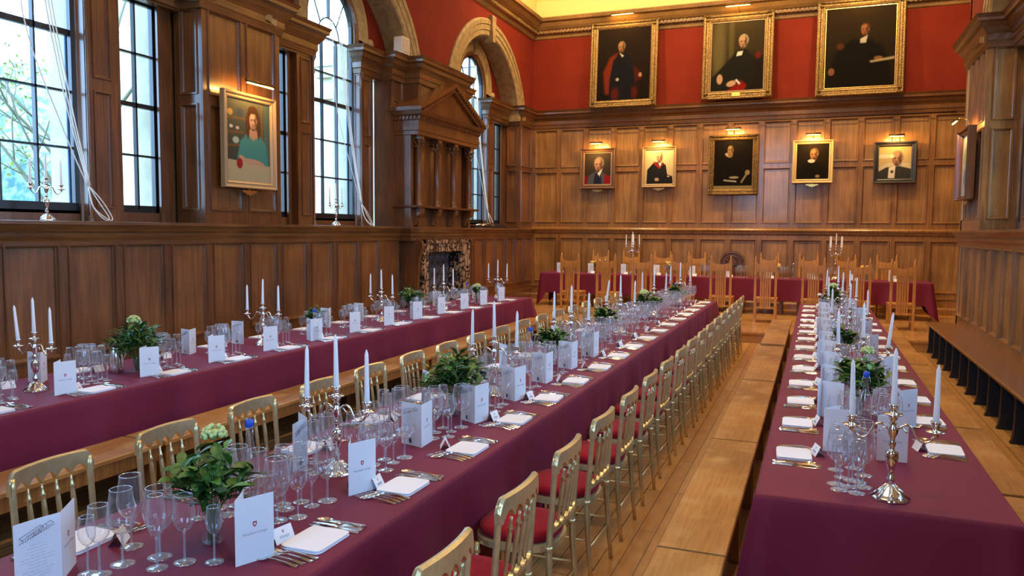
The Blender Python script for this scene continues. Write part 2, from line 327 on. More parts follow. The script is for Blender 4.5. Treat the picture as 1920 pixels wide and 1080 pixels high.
WN = [0]
def side_wall(nm, X0, sg, recs, y0, y1, skip_side=()):
    """One long wall. sg=-1: the wall runs outward to -X (left wall), +1 to +X. recs: (bay centre, near arris, far arris)."""
    P = lambda d: X0 + sg * d                 # d = depth into the wall
    Nn = (-sg, 0, 0)
    # red plaster above the panelling, cut by the big arches
    m = MB(); zt = 7.05
    ys = [y0]
    for c, a, b in recs: ys += [c + R_IN * sin(pi * i / 48 - pi / 2) for i in range(49)]
    ys.append(y1); ys = sorted(ys)
    for i in range(len(ys) - 1):
        def low(y, c): d = abs(y - c); return max(4.6, ZC + sqrt(max(R_IN ** 2 - d * d, 0))) if d < R_IN else 4.6
        mid = (ys[i] + ys[i + 1]) / 2; c = min((r[0] for r in recs), key=lambda q: abs(q - mid))
        za, zb = (low(ys[i], c), low(ys[i + 1], c)) if abs(mid - c) < R_IN else (4.6, 4.6)
        m.quad((P(0), ys[i], za), (P(0), ys[i + 1], zb), (P(0), ys[i + 1], zt), (P(0), ys[i], zt))
    # back of the bays: plaster around the small arched window
    RW, ZW = .72, 5.06
    for c, a, b in recs:
        yy = sorted({c + RW * sin(pi * i / 32 - pi / 2) for i in range(33)} | {c + R_IN * sin(pi * i / 32 - pi / 2) for i in range(33)})
        for i in range(len(yy) - 1):
            mid = (yy[i] + yy[i + 1]) / 2; up = lambda y: ZC + sqrt(max(R_IN ** 2 - (y - c) ** 2, 0)) + .02
            lo = (lambda y: ZW + sqrt(max(RW ** 2 - (y - c) ** 2, 0))) if abs(mid - c) < RW else (lambda y: 4.6)
            if up(mid) > lo(mid): m.quad((P(REC), yy[i], min(lo(yy[i]), up(yy[i]))), (P(REC), yy[i + 1], min(lo(yy[i + 1]), up(yy[i + 1]))), (P(REC), yy[i + 1], max(up(yy[i + 1]), lo(yy[i + 1]))), (P(REC), yy[i], max(up(yy[i]), lo(yy[i]))))
    struct(m.build('wall_' + nm, red))
    # stone arches
    for c, a, b in recs:
        m = MB(); th0 = math.asin((4.5 - ZC) / R_IN); A = [th0 + (pi - 2 * th0) * i / 40 for i in range(41)]
        prof = [(R_IN, REC + .01), (R_IN, -.01), (R_IN + .03, -.035), (R_IN + .12, -.035), (R_IN + .13, -.05), (R_IN + .24, -.05), (R_IN + .25, -.065), (R_IN + .33, -.065), (R_IN + .37, -.03), (R_IN + .37, 0)]
        v = [(P(d), c + r * cos(t_), ZC + r * sin(t_)) for t_ in A for r, d in prof]; k = len(prof)
        m.add(v, [(i * k + j, (i + 1) * k + j, (i + 1) * k + j + 1, i * k + j + 1) for i in range(40) for j in range(k - 1)])
        # keystone
        m.prism([(c - .07, ZC + R_IN - .10), (c + .07, ZC + R_IN - .10), (c + .11, ZC + R_OUT + .08), (c - .11, ZC + R_OUT + .08)], P(-.11), P(.1))
        # inner archivolt round the window
        A = [-.12 + (pi + .24) * i / 40 for i in range(41)]
        prof = [(.70, REC + .1), (.70, REC - .05), (.74, REC - .07), (.84, REC - .07), (.86, REC - .09), (.93, REC - .09), (.96, REC - .02), (.96, REC)]
        v = [(P(d), c + r * cos(t_), ZW + r * sin(t_)) for t_ in A for r, d in prof]; k = len(prof)
        m.add(v, [(i * k + j, (i + 1) * k + j, (i + 1) * k + j + 1, i * k + j + 1) for i in range(40) for j in range(k - 1)])
        m.prism([(c - .06, ZW + .66), (c + .06, ZW + .66), (c + .09, ZW + 1.0), (c - .09, ZW + 1.0)], P(REC - .13), P(REC))
        for s_ in (-1, 1): m.lathe([(.001, -.06), (.07, -.06), (.085, 0), (.07, .06), (.001, .06)], c + s_ * .98, 4.97, 0, 14, cap=False)  # scrolls, turned to face the room
        o = m.build('trim_1', stone); struct(o)
        # turn the scroll discs: they were lathed about z at (y, z) -> map to wall plane
        vs_ = o.data.vertices; n0 = len(vs_) - 2 * 5 * 14 
        for vi in range(n0, len(vs_)):
            q = vs_[vi].co.copy(); vs_[vi].co = (P(REC - .06) + q.z, q.x, q.y)
        # windows of the bay
        WN[0] += 1; W_ = struct(empty(f'window_{WN[0]}', (P(REC), c, 0)))
        f = MB(); g = MB(); xw0, xw1 = sg * .03, sg * .08
        hw = .585
        def bar(y0_, y1_, z0_, z1_, x0_=xw0, x1_=xw1): f.box(min(x0_, x1_), max(x0_, x1_), y0_, y1_, z0_, z1_)
        fr = [(hw, 2.10)] + [(hw, 5.06)] + [(hw * cos(t_), 5.06 + hw * sin(t_)) for t_ in [pi * i / 24 for i in range(1, 24)]] + [(-hw, 5.06), (-hw, 2.10)]
        f.tube([(sg * .04, p[0] * 1.07, p[1] + (.03 if p[1] > 5.06 else 0)) for p in fr], .048, 6, smooth=False)
        bar(-.66, .66, 2.03, 2.14, sg * 0, sg * .1)
        for y_ in (-.195, .195): bar(y_ - .011, y_ + .011, 2.12, 4.84)
        for z_, h_ in ((2.70, .011), (3.27, .011), (3.86, .03), (4.30, .011), (4.84, .014)): bar(-hw, hw, z_ - h_, z_ + h_)
        ia = [(sg * .055, .285 * cos(t_), 4.84 + .32 * sin(t_)) for t_ in [pi * i / 16 for i in range(17)]]
        f.tube(ia, .012, 6, smooth=False)
        bar(-.011, .011, 5.16, 5.64)
        for s_ in (-1, 1): f.tube([(sg * .055, s_ * .21, 5.06), (sg * .055, s_ * .42, 5.46)], .012, 6, smooth=False)
        f.build('sash_frame', black_paint, W_)
        poly = fr; n = len(poly); g.add([(sg * .055, p[0], p[1]) for p in poly], [tuple(range(n))]); g.build('pane', winglass, W_)
        # dark wooden lining round the sash
        l = MB(); A2 = [pi * i / 24 for i in range(25)]
        pr = [(.62, .10), (.62, -.02), (.66, -.045), (.72, -.045), (.73, 0)]
        pts = [(1, 1.95)] + [(None, t_) for t_ in A2] + [(-1, 1.95)]; v = []
        for q in pts:
            for r, d in pr:
                if q[0] is None: v.append((sg * d, r * cos(q[1]), 5.06 + r * sin(q[1])))
                else: v.append((sg * d, r * q[0], q[1]))
        k = len(pr); l.add(v, [(i * k + j, (i + 1) * k + j, (i + 1) * k + j + 1, i * k + j + 1) for i in range(len(pts) - 1) for j in range(k - 1)])
        l.box(min(0, sg * .1), max(0, sg * .1), -.66, .66, 1.95, 2.06); l.build('window_lining', oak_dark_shaded, W_)
        # posts and side lights
        for s_ in (-1, 1):
            ya, yb = sorted((s_ * .64, s_ * 1.03)); p_ = MB()
            if c + (ya + yb) / 2 < y1:
                p_.box(min(-sg * .10, sg * .12), max(-sg * .10, sg * .12), ya, yb, 1.95, 4.5, 0)
                if sg < 0: p_.cells((-sg * .11, ya, 1.95), (0, 1, 0), (0, 0, 1), (1, 0, 0), yb - ya, 2.5, [(.08, yb - ya - .08)], [(.14, 1.36), (1.48, 2.42)])
                else: p_.cells((-sg * .11, yb, 1.95), (0, -1, 0), (0, 0, 1), (-1, 0, 0), yb - ya, 2.5, [(.08, yb - ya - .08)], [(.14, 1.36), (1.48, 2.42)])
                p_.lathe([(.035, 1.95), (.035, 1.99), (.018, 2.02), (.018, 4.18), (.03, 4.2), (.018, 4.23), (.022, 4.36), (.05, 4.42), (.05, 4.45)], -sg * .12, s_ * .655, 0, 10)  # colonnette added to catch the window gleam along the post's edge
                p_.build('window_post', oak_dark_shaded, W_)
            if (c, s_) in skip_side:
                continue
            z0_, z1_, ga, gb = 2.12, 4.40, 1.12, 1.70
            fl = MB(); e0, e1 = min(0, sg * .14), max(0, sg * .14)
            ys_ = sorted((s_ * 1.03, s_ * ga)); fl.box(e0, e1, ys_[0], ys_[1], 1.95, 4.6)
            ys_ = sorted((s_ * gb, s_ * (1.90))); fl.box(e0, e1, ys_[0], ys_[1], 1.95, 4.6)
            ys_ = sorted((s_ * ga, s_ * gb)); fl.box(e0, e1, ys_[0], ys_[1], 1.95, 2.06); fl.box(e0, e1, ys_[0], ys_[1], z1_ + .04, 4.6)
            for yq in (ga, gb): yy_ = s_ * yq; fl.box(min(-sg * .03, 0), max(-sg * .03, 0), yy_ - .025, yy_ + .025, 1.95, 4.46)
            fl.build('side_light_lining', oak_dark_shaded, W_)
            sf = MB(); ym = s_ * (ga + gb) / 2; lo_, hi_ = ys_
            def sb(a_, b_, c_, d_): sf.box(min(xw0, xw1), max(xw0, xw1), a_, b_, c_, d_)
            sb(lo_, lo_ + .045, 2.06, 4.44); sb(hi_ - .045, hi_, 2.06, 4.44); sb(lo_, hi_, 2.06, 2.14); sb(lo_, hi_, 4.38, 4.44); sb(ym - .011, ym + .011, 2.1, 4.4)
            for z_, h_ in ((2.70, .011), (3.26, .025), (3.83, .011)): sb(lo_, hi_, z_ - h_, z_ + h_)
            sf.build('side_light_frame', black_paint, W_)
            gg = MB(); gg.quad((sg * .055, lo_, 2.1), (sg * .055, hi_, 2.1), (sg * .055, hi_, 4.42), (sg * .055, lo_, 4.42)); gg.build('side_light_pane', winglass, W_)
        # ledge in the bay
        m = MB(); xs = sorted((P(-.02), P(REC + .16))); m.box(xs[0], xs[1], a, b, 1.90, 1.95); struct(m.build('trim_2', ledgem))
        # exterior reveals of pale stone with a blue downpipe
        m = MB()
        for q0, q1 in ((.64, 1.08), (1.74, 2.4), (-1.08, -.64), (-2.4, -1.74)):
            xs = sorted((P(REC + .13), P(REC + .42))); m.box(xs[0], xs[1], c + q0, c + q1, 1.6, 4.9)
        struct(m.build('wall_outer_' + nm, extstone))
        m = MB(); m.lathe([(.018, 0), (.018, 2.3)], P(REC + .12), c + .615, 1.6, 8, cap=False); struct(m.build('trim_3', extblue))
    return m
ledgem = mat('polished_ledge', (.16, .11, .10), .18, coat=.5)

L_RECS = [(LC[0], 3.42, 7.28), (LC[1], 8.68, 12.33), (LC[2], 13.97, 17.70)]
R_RECS = [(RC[0], -1.7, 2.03), (RC[1], 3.52, 7.18), (RC[2], 8.77, 12.45)]
side_wall('left', XL, -1, L_RECS, -4.1, D, {(LC[1], 1), (LC[2], -1)})
side_wall('right', XR, 1, R_RECS, -4.1, 14.05)

PITCH = .648
def dado(m, O, U, Nn, length, first, pitch, gap=.085, z0=.64, z1=1.74):
    cols = []; u = first
    while u + pitch - gap < length - .03:
        if u > .03: cols.append((round(u, 4), round(u + pitch - gap, 4)))
        u += pitch
    m.cells(O, U, (0, 0, 1), Nn, length, 1.92, cols, [(z0, z1)], 0, 1)
# left dado, ledge cap, pier faces and returns
m = MB()
dado(m, (XL, -4.1, 0), (0, 1, 0), (1, 0, 0), 15.95, 4.795 + 4.1 - 13 * PITCH, PITCH)     # up to the chimney breast
dado(m, (XL, 14.3, 0), (0, 1, 0), (1, 0, 0), D - 14.3, .10, .61)
m.run([(XL, -4.1), (XL, 11.85)], BASE, False); m.run([(XL, 14.3), (XL, D)], BASE, False)
m.run([(XL, -4.1), (XL, 11.85)], [(0, .42), (.012, .43), (.012, .46), (0, .47)], False); m.run([(XL, 14.3), (XL, D)], [(0, .42), (.012, .43), (.012, .46), (0, .47)], False)
struct(m.build('wall_panelling_left', [oak_dark_shaded, oak_field_shaded]))
m = MB(); m.run([(XL, -4.1), (XL, 11.9), (-6.50, 11.9), (-6.45, 12.02), (-6.45, 14.16), (-6.50, 14.28), (XL, 14.28), (XL, D)], CAP, False, 0); struct(m.build('trim_4', oak_rail))
def pier(m, sg, X0, a, b, ncol, left_ret=True, right_ret=True, z1=4.5):
    P = lambda d: X0 + sg * d
    w = b - a; cw = (w - .08 * (ncol + 1)) / ncol
    rows = [(.15, 1.40), (1.50, 2.50)]
    if sg < 0: m.cells((P(0), a, 1.95), (0, 1, 0), (0, 0, 1), (1, 0, 0), w, 2.6, [(round(.08 + i * (cw + .08), 4), round(.08 + i * (cw + .08) + cw, 4)) for i in range(ncol)], rows, 0, 1)
    else: m.cells((P(0), b, 1.95), (0, -1, 0), (0, 0, 1), (-1, 0, 0), w, 2.6, [(round(.08 + i * (cw + .08), 4), round(.08 + i * (cw + .08) + cw, 4)) for i in range(ncol)], rows, 0, 1)
    for flag, y_, ny in ((left_ret, a, -1), (right_ret, b, 1)):
        if not flag: continue
        x0 = min(P(0), P(REC)); 
        if ny < 0: m.cells((x0, y_, 1.95), (1, 0, 0), (0, 0, 1), (0, -1, 0), REC, 2.6, [(.08, REC - .07)], rows, 0, 1)
        else: m.cells((x0 + REC, y_, 1.95), (-1, 0, 0), (0, 0, 1), (0, 1, 0), REC, 2.6, [(.07, REC - .08)], rows, 0, 1)
m = MB(); pier(m, -1, XL, -4.1, 3.42, 8, False, True); pier(m, -1, XL, 7.28, 8.68, 2); pier(m, -1, XL, 17.70, D, 1, True, False); struct(m.build('wall_piers_left', [oak_dark_shaded, oak_field_shaded]))
# upper cornice following piers, side lights and chimney
m = MB(); q = REC - .12
XS = XL - q
def corn(m, path, left=False): m.run(path, CORN, left)
corn(m, [(XL, -4.1), (XL, 3.44), (XS, 3.44), (XS, LC[0] - .63), (XL - REC, LC[0] - .63)])
corn(m, [(XL - REC, LC[0] + .63), (XS, LC[0] + .63), (XS, 7.26), (XL, 7.26), (XL, 8.70), (XS, 8.70), (XS, LC[1] - .63), (XL - REC, LC[1] - .63)])
corn(m, [(XL - REC, LC[1] + .63), (XS, LC[1] + .63), (XS, 11.75), (-6.78, 11.75), (-6.78, 12.2), (-6.50, 12.2), (-6.50, 14.0), (-6.78, 14.0), (-6.78, 14.45), (XS, 14.45), (XS, LC[2] - .63), (XL - REC, LC[2] - .63)])
corn(m, [(XL - REC, LC[2] + .63), (XS, LC[2] + .63), (XS, 17.68), (XL, 17.68), (XL, D), (5.2, D)])
# friezes under the cornice
for a, b in ((3.44, LC[0] - .63), (LC[0] + .63, 7.26), (8.70, LC[1] - .63), (LC[1] + .63, 11.75), (14.45, LC[2] - .63), (LC[2] + .63, 17.68)): m.box(XL - REC, XS, a, b, 4.40, 4.62); m.box(XL - REC - .02, XS + .02, a, b, 4.84, 4.88)
struct(m.build('trim_5', oak_rail))
# back wall
m = MB(); cols = []; u0 = -6.642 - XL; k = 0
while u0 + k * .683 + .6 < 11.8: cols.append((round(u0 + k * .683, 4), round(u0 + k * .683 + .598, 4))); k += 1
m.cells((XL, D, 0), (1, 0, 0), (0, 0, 1), (0, -1, 0), 11.9, 4.6, cols, [(.64, 1.75), (2.11, 3.36), (3.46, 4.40)], 0, 1)
m.run([(XL, D), (5.2, D)], [(0, 1.84), (.015, 1.85), (.03, 1.88), (.03, 1.90), (.05, 1.92), (.06, 1.955), (.05, 1.97), (0, 2.0)], False)
m.run([(XL, D), (5.2, D)], [(0, .50), (.02, .51), (.02, .54), (0, .55)], False); m.run([(XL, D), (5.2, D)], [(0, DAIS_Z), (.04, DAIS_Z), (.04, .30), (.02, .33), (0, .34)], False)
struct(m.build('wall_panelling_back', [oak, oak_field]))
m = MB(); m.quad((XL, D, 4.6), (5.2, D, 4.6), (5.2, D, 7.05), (XL, D, 7.05)); struct(m.build('wall_back', red))
m = MB(); m.tube([(-5.3, D - .09, 4.40), (2.6, D - .09, 4.42)], .012, 6); struct(m.build('trim_6', black_paint))
# right: dado, pier faces, return beside the dais
m = MB()
cols = [(round(u, 4), round(u + .617 - .085, 4)) for u in [.12 + .617 * i for i in range(28)] if u + .6 < 18.1]
m.cells((XR, 14.05, 0), (0, -1, 0), (0, 0, 1), (-1, 0, 0), 18.15, 1.92, cols, [(.62, 1.72)], 0, 1)
m.cells((5.2, 14.05, 0), (-1, 0, 0), (0, 0, 1), (0, 1, 0), 3.1, 4.6, [(.1, 1.0), (1.1, 2.0), (2.1, 3.0)], [(.62, 1.72), (2.11, 3.36), (3.46, 4.40)])
pier(m, 1, XR, 12.45, 14.05, 4, True, False); pier(m, 1, XR, 7.18, 8.77, 2); pier(m, 1, XR, 2.03, 3.52, 2); pier(m, 1, XR, -4.1, -1.7, 3, False, True)
struct(m.build('wall_panelling_right', [oak, oak_field]))
m = MB(); m.run([(XR, -4.1), (XR, 14.05), (5.2, 14.05)], CAP, True); struct(m.build('trim_7', oak_rail))
m = MB(); S = XR + REC - .12; E_ = XR + REC
corn(m, [(XR, -4.1), (XR, -1.72), (S, -1.72), (S, RC[0] - .63), (E_, RC[0] - .63)], True)
corn(m, [(E_, RC[0] + .63), (S, RC[0] + .63), (S, 2.05), (XR, 2.05), (XR, 3.5), (S, 3.5), (S, RC[1] - .63), (E_, RC[1] - .63)], True)
corn(m, [(E_, RC[1] + .63), (S, RC[1] + .63), (S, 7.2), (XR, 7.2), (XR, 8.75), (S, 8.75), (S, RC[2] - .63), (E_, RC[2] - .63)], True)
corn(m, [(E_, RC[2] + .63), (S, RC[2] + .63), (S, 12.43), (XR, 12.43), (XR, 14.05), (5.2, 14.05)], True)
for c in RC: m.box(S, E_, c - 1.9, c - .63, 4.40, 4.88); m.box(S, E_, c + .63, c + 1.9, 4.40, 4.88)
struct(m.build('trim_8', oak_rail))
m = MB(); m.quad((XR, 14.05, 4.6), (5.2, 14.05, 4.6), (5.2, 14.05, 7.05), (XR, 14.05, 7.05)); m.quad((5.2, 14.0, 0), (5.2, D, 0), (5.2, D, 7.05), (5.2, 14.0, 7.05)); struct(m.build('wall_alcove', red))
# end wall behind the camera with a tall window opening, unseen and added for daylight
m = MB(); Y0 = -4.1
for x0, x1, z0, z1 in ((XL - .5, -3.6, 0, 7.05), (-1.0, 2.6, 0, 7.05), (-3.6, -1.0, 0, 2.6), (-3.6, -1.0, 6.45, 7.05)): m.box(x0, x1, Y0 - .2, Y0, z0, z1)
struct(m.build('wall_end', oak))
m = MB()
for i in range(5): m.box(-3.6 + .65 * i - .02, -3.6 + .65 * i + .02, Y0 - .12, Y0 - .06, 2.6, 6.45)
for i in range(7): m.box(-3.6, -1.0, Y0 - .12, Y0 - .06, 2.6 + .64 * i - .02, 2.6 + .64 * i + .02)
struct(m.build('window_7', black_paint))
# ceiling cornice with dentils, cove and ceiling
m = MB(); m.run([(XL, -4.1), (XL, D), (5.2, D)], TOPC, False); m.run([(XR, -4.1), (XR, 14.05), (5.2, 14.05)], TOPC, True)
y = -4.0
while y < D - .2: m.box(XL + .12, XL + .155, y, y + .045, 6.725, 6.785); y += .09
x = XL + .2
while x < 5.1: m.box(x, x + .045, D - .155, D - .12, 6.725, 6.785); x += .09
struct(m.build('trim_9', gilt_wood))
m = MB()
cp = [(.0, 6.99), (.05, 7.02), (.10, 7.5), (.30, 7.95), (.65, 8.25), (1.1, 8.35)]
m.run([(XL, -4.1), (XL, D), (5.2, D)], cp, False); m.run([(XR, -4.1), (XR, 14.05), (5.2, 14.05)], cp, True)
struct(m.build('trim_10', cream))
m = MB(); m.box(XL - .6, 5.4, -4.4, D + .2, 8.33, 8.5); struct(m.build('ceiling', ceil))
# outer skin keeps daylight out except through the windows
m = MB()
for sgn, X0, recs in ((-1, XL, L_RECS), (1, XR, R_RECS)):
    xo = X0 + sgn * (REC + .14)
    x0, x1 = sorted((xo, xo + sgn * .02))
    yend = D + .1 if sgn < 0 else 14.1
    m.box(x0, x1, -4.3, yend, -.1, 1.93); m.box(x0, x1, -4.3, yend, 5.85, 8.5)
    ed = [-4.3]
    for c, a, b in recs: ed += [c - 1.75, c + 1.75]
    ed.append(yend)
    for i in range(0, len(ed), 2): m.box(x0, x1, ed[i], ed[i + 1], 1.9, 5.9)
    for c, a, b in recs:
        m.box(x0, x1, c - 1.75, c - .75, 4.45, 5.9); m.box(x0, x1, c + .75, c + 1.75, 4.45, 5.9); m.box(x0, x1, c - .75, c + .75, 5.80, 5.9)
m.box(-8, 5.4, D + .07, D + .15, -.1, 8.5); m.box(5.22, 5.3, 14, D + .1, -.1, 8.5); m.box(2.1, 5.3, 13.9, 14.0, -.1, 8.5)
m.box(-8, 3, -4.4, -4.31, 6.4, 8.5)
struct(m.build('wall_outer_shell', extstone))

# ================================================================== CHIMNEYPIECE
fp = empty('fireplace', (-6.45, 13.1, 0)); tag(fp, 'tall carved oak fireplace with pediment and veined marble surround against the window wall', 'fireplace')
fx, fy = -6.45, 13.1
def fb(m, x0, x1, y0, y1, z0, z1, mi=0): m.box(x0 - fx, x1 - fx, y0 - fy, y1 - fy, z0, z1, mi)
m = MB()   # breast: wide body above, narrower plinth below
fb(m, -7.12, -6.80, 11.75, 14.45, 1.95, 4.6)
fb(m, -6.85, -6.52, 12.2, 14.0, 1.95, 4.6)
fb(m, -6.75, -6.46, 11.98, 12.20, 0, 1.93); fb(m, -6.75, -6.46, 13.98, 14.22, 0, 1.93); fb(m, -6.75, -6.46, 12.20, 13.98, 1.68, 1.93)
m.cells((-6.79 - fx, 11.75 - fy, 4.02), (0, 1, 0), (0, 0, 1), (1, 0, 0), .45, .5, [(.07, .39)], [(.06, .44)])
m.cells((-6.79 - fx, 14.0 - fy, 4.02), (0, 1, 0), (0, 0, 1), (1, 0, 0), .45, .5, [(.07, .39)], [(.06, .44)])
m.cells((-6.51 - fx, 12.2 - fy, 4.0), (0, 1, 0), (0, 0, 1), (1, 0, 0), 1.8, .5, [(.06, .86), (.94, 1.74)], [(.06, .44)])
for y_ in (12.0, 14.12): # carved brackets beside the marble
    m.prism([(-6.46 - fx, 1.75), (-6.34 - fx, 1.70), (-6.33 - fx, 1.6), (-6.40 - fx, 1.35), (-6.43 - fx, .9), (-6.43 - fx, .2), (-6.46 - fx, .2)], y_ - fy, y_ - fy + .08, 'y')
m.build('chimney_breast', oak_dark_shaded, fp)
m = MB()   # overmantel body: sides, back, panels between the columns
fb(m, -6.9, -6.62, 11.9, 14.3, 1.96, 3.54)
fb(m, -6.92, -6.48, 11.87, 11.97, 1.95, 3.55); fb(m, -6.92, -6.48, 14.23, 14.33, 1.95, 3.55)
for i in range(3): m.cells((-6.61 - fx, 12.14 + .69 * i - fy, 2.28), (0, 1, 0), (0, 0, 1), (1, 0, 0), .56, 1.25, [(.09, .47)], [(.08, 1.15)], 0, 1)
m.build('overmantel', [oak_dark_shaded, oak_field], fp)
m = MB()   # entablature
ent = [(0, 3.50), (.015, 3.51), (.015, 3.57), (.03, 3.58), (.03, 3.74), (.05, 3.76), (.05, 3.80), (.10, 3.84), (.13, 3.90), (0, 3.92)]
m.run([(-6.85 - fx, 11.87 - fy), (-6.34 - fx, 11.87 - fy), (-6.34 - fx, 14.33 - fy), (-6.85 - fx, 14.33 - fy)], ent, False)
fb(m, -6.85, -6.34, 11.87, 14.33, 3.50, 3.9)
y = 11.80
while y < 14.38: fb(m, -6.30, -6.265, y, y + .035, 3.765, 3.81); y += .07
x = -6.8
while x < -6.35: fb(m, x, x + .035, 11.795, 11.83, 3.765, 3.81); x += .07
m.build('entablature', oak_dark_shaded, fp)
m = MB()   # pediment
yl, yr, yc, zb, zp = 11.72 - fy, 14.48 - fy, 0, 3.90, 4.50
m.prism([(yl + .1, zb), (yr - .1, zb), (yc, zp - .05)], -6.85 - fx, -6.30 - fx)
for s_, ye in ((1, yl), (-1, yr)):
    m.prism([(ye, zb), (ye, zb + .06), (yc, zp + .07), (yc, zp - .02)], -6.85 - fx, -6.20 - fx)
    m.prism([(ye + s_ * .10, zb + .01), (yc, zp - .03), (yc, zp - .10), (ye + s_ * .26, zb + .01)], -6.4 - fx, -6.24 - fx)
    for i in range(14):
        t_ = (i + 1.5) / 16; m.obox((-6.225 - fx, ye + (yc - ye) * t_, zb + (zp - zb) * t_ - .025), (.02, 0, 0), (0, .016 * s_, .008), (0, 0, .022))
m.build('pediment', oak_dark_shaded, fp)
colm = MB(); pr = [(.075, 2.315), (.075, 2.335), (.058, 2.35), (.066, 2.37), (.052, 2.39), (.052, 2.8), (.045, 3.28), (.052, 3.29), (.045, 3.30)]
colm.lathe(pr, 0, 0, 0, 20); 
for k in range(12): a = 2 * pi * k / 12; colm.box(.050 * cos(a) - .004, .050 * cos(a) + .004, .050 * sin(a) - .004, .050 * sin(a) + .004, 2.42, 3.26)
for ring, (z_, r_) in enumerate(((3.32, .060), (3.39, .070))):
    for k in range(8): a = 2 * pi * (k + ring * .5) / 8; colm.tube([(r_ * .7 * cos(a), r_ * .7 * sin(a), z_ - .03), (r_ * cos(a), r_ * sin(a), z_), (r_ * 1.45 * cos(a), r_ * 1.45 * sin(a), z_ + .035), (r_ * 1.6 * cos(a), r_ * 1.6 * sin(a), z_ + .015)], [.012, .014, .01, .004], 5)
colm.lathe([(.035, 3.30), (.045, 3.44)], 0, 0, 0, 12); colm.box(-.075, .075, -.075, .075, 3.445, 3.50)
cme = colm.mesh('column', oak_dark_shaded)
con = MB(); con.prism([(-.20, 2.30), (.085, 2.30), (.09, 2.25), (.075, 2.19), (.03, 2.14), (-.02, 2.10), (-.06, 2.03), (-.07, 1.98), (-.10, 1.955), (-.20, 1.955)], -.075, .075, 'y')
for s_ in (-1, 1):
    con.tube([(.03 + .045 * (1 - i / 14) * cos(i * .75), s_ * .08, 2.23 + .045 * (1 - i / 14) * sin(i * .75)) for i in range(13)], .008, 5)
    con.tube([(-.05 + .03 * (1 - i / 14) * cos(i * .75), s_ * .08, 2.02 + .03 * (1 - i / 14) * sin(i * .75)) for i in range(13)], .006, 5)
conme = con.mesh('console', oak_dark_shaded)
for i in range(4):
    yy = (12.05, 12.74, 13.43, 14.14)[i] - fy
    mobj('column', cme, fp, (-6.425 - fx, yy, 0)); mobj('console', conme, fp, (-6.43 - fx, yy, 0))
m = MB(); m.run([(-6.85 - fx, 11.85 - fy), (-6.33 - fx, 11.85 - fy), (-6.33 - fx, 14.35 - fy), (-6.85 - fx, 14.35 - fy)], [(0, 2.27), (.02, 2.28), (.03, 2.31), (0, 2.315)], False); fb(m, -6.85, -6.33, 11.85, 14.35, 2.285, 2.31); m.build('shelf_moulding', oak_dark_shaded, fp)
m = MB()   # marble
for y0, y1, z0, z1 in ((12.16, 12.38, 0, 1.70), (13.86, 14.06, 0, 1.70), (12.38, 13.86, 1.50, 1.70)): fb(m, -6.48, -6.40, y0, y1, z0, z1)
for a, b_ in ((12.14, 1), (14.02, 1)): fb(m, -6.42, -6.37, a, a + .07, 0, 1.72)
fb(m, -6.42, -6.37, 12.14, 14.09, 1.66, 1.72)
fb(m, -6.72, -6.44, 13.80, 13.88, 0, 1.52); fb(m, -6.72, -6.44, 12.36, 12.40, 0, 1.52)
m.build('marble_surround', marble, fp)
m = MB(); fb(m, -6.74, -6.70, 12.3, 13.9, 0, 1.6)
fbk = m.build('fireback', fire_black, fp)
m = MB()
for i in range(6):
    for j in range(6):
        cy_, cz_ = 12.52 + i * .23 - fy, .25 + j * .23
        for r_ in (.10, .06):
            v = [(-6.695 - fx, cy_ + r_ * cos(2 * pi * k / 16), cz_ + r_ * sin(2 * pi * k / 16)) for k in range(16)]; m.tube(v + [v[0]], .006, 4, smooth=False)
        m.ball((-6.69 - fx, cy_, cz_), .018, 0, 6)
m.build('fireback_tracery', mat('grey_tile_relief', (.16, .17, .20), .4), fbk)

# ================================================================== OUTSIDE
m = MB(); m.box(-60, XL - .62, -30, 60, -.6, -.35); struct(m.build('ground_court', grassm))
b_ = tag(empty('stone_building', (-13, 12.2, 0)), 'pale limestone wing seen through the side light beside the portrait pier', 'building')
m = MB(); m.box(-.4, 1.2, -.9, 1.6, -.35, 9); m.box(1.2, 1.35, -.95, -.6, -.35, 9); m.box(1.2, 1.35, .5, .8, -.35, 9); m.build('wall', extstone, b_)
m = MB(); m.box(1.2, 1.3, -1.1, 1.7, 5.2, 5.5); m.box(1.2, 1.24, -.4, .3, 2, 4); m.build('string_course', extstone, b_)
b_ = tag(empty('stone_building', (-13.6, 20, 0)), 'stone building with cornice and slate roof seen through the middle arched window', 'building')
m = MB(); m.box(.2, 1, -.8, 6.4, -.35, 6.2); m.build('wall', extstone, b_)
m = MB(); m.box(.1, 1.25, -.95, 6.5, 6.2, 6.5); m.box(.15, 1.1, -.9, 6.5, 5.6, 5.7); m.build('cornice', extstone, b_)
m = MB(); m.prism([(-1.0, 6.5), (6.6, 6.5), (2.7, 7.6)], .1, 1.2); m.build('roof', slate, b_)
b_ = tag(empty('stone_building', (-14, 33, 0)), 'tall pale stone building seen through the arched window beyond the fireplace', 'building')
m = MB(); m.box(.2, 1, -4.0, 8, -.35, 8.0); m.box(.1, 1.2, -4.1, 8.1, 8.0, 8.4); m.build('wall', extstone, b_)
m = MB(); m.prism([(-4.2, 8.4), (8.2, 8.4), (2, 9.4)], .1, 1.2); m.build('roof', slate, b_)
b_ = tag(empty('garden_house', (-22, 21.0, 0)), 'small white gabled house behind the courtyard tree, seen through the near window', 'house')
m = MB(); m.prism([(-2.2, -.35), (1.6, -.35), (1.6, 2.3), (-.3, 3.8), (-2.2, 2.3)], -2, 2); m.build('wall', stone_w := mat('white_render', (.42, .43, .40), .9), b_)
m = MB(); m.prism([(-2.5, 2.15), (-.3, 3.95), (1.9, 2.15), (1.9, 2.35), (-.3, 4.2), (-2.5, 2.35)], -2.1, 2.2); m.build('roof', slate, b_)
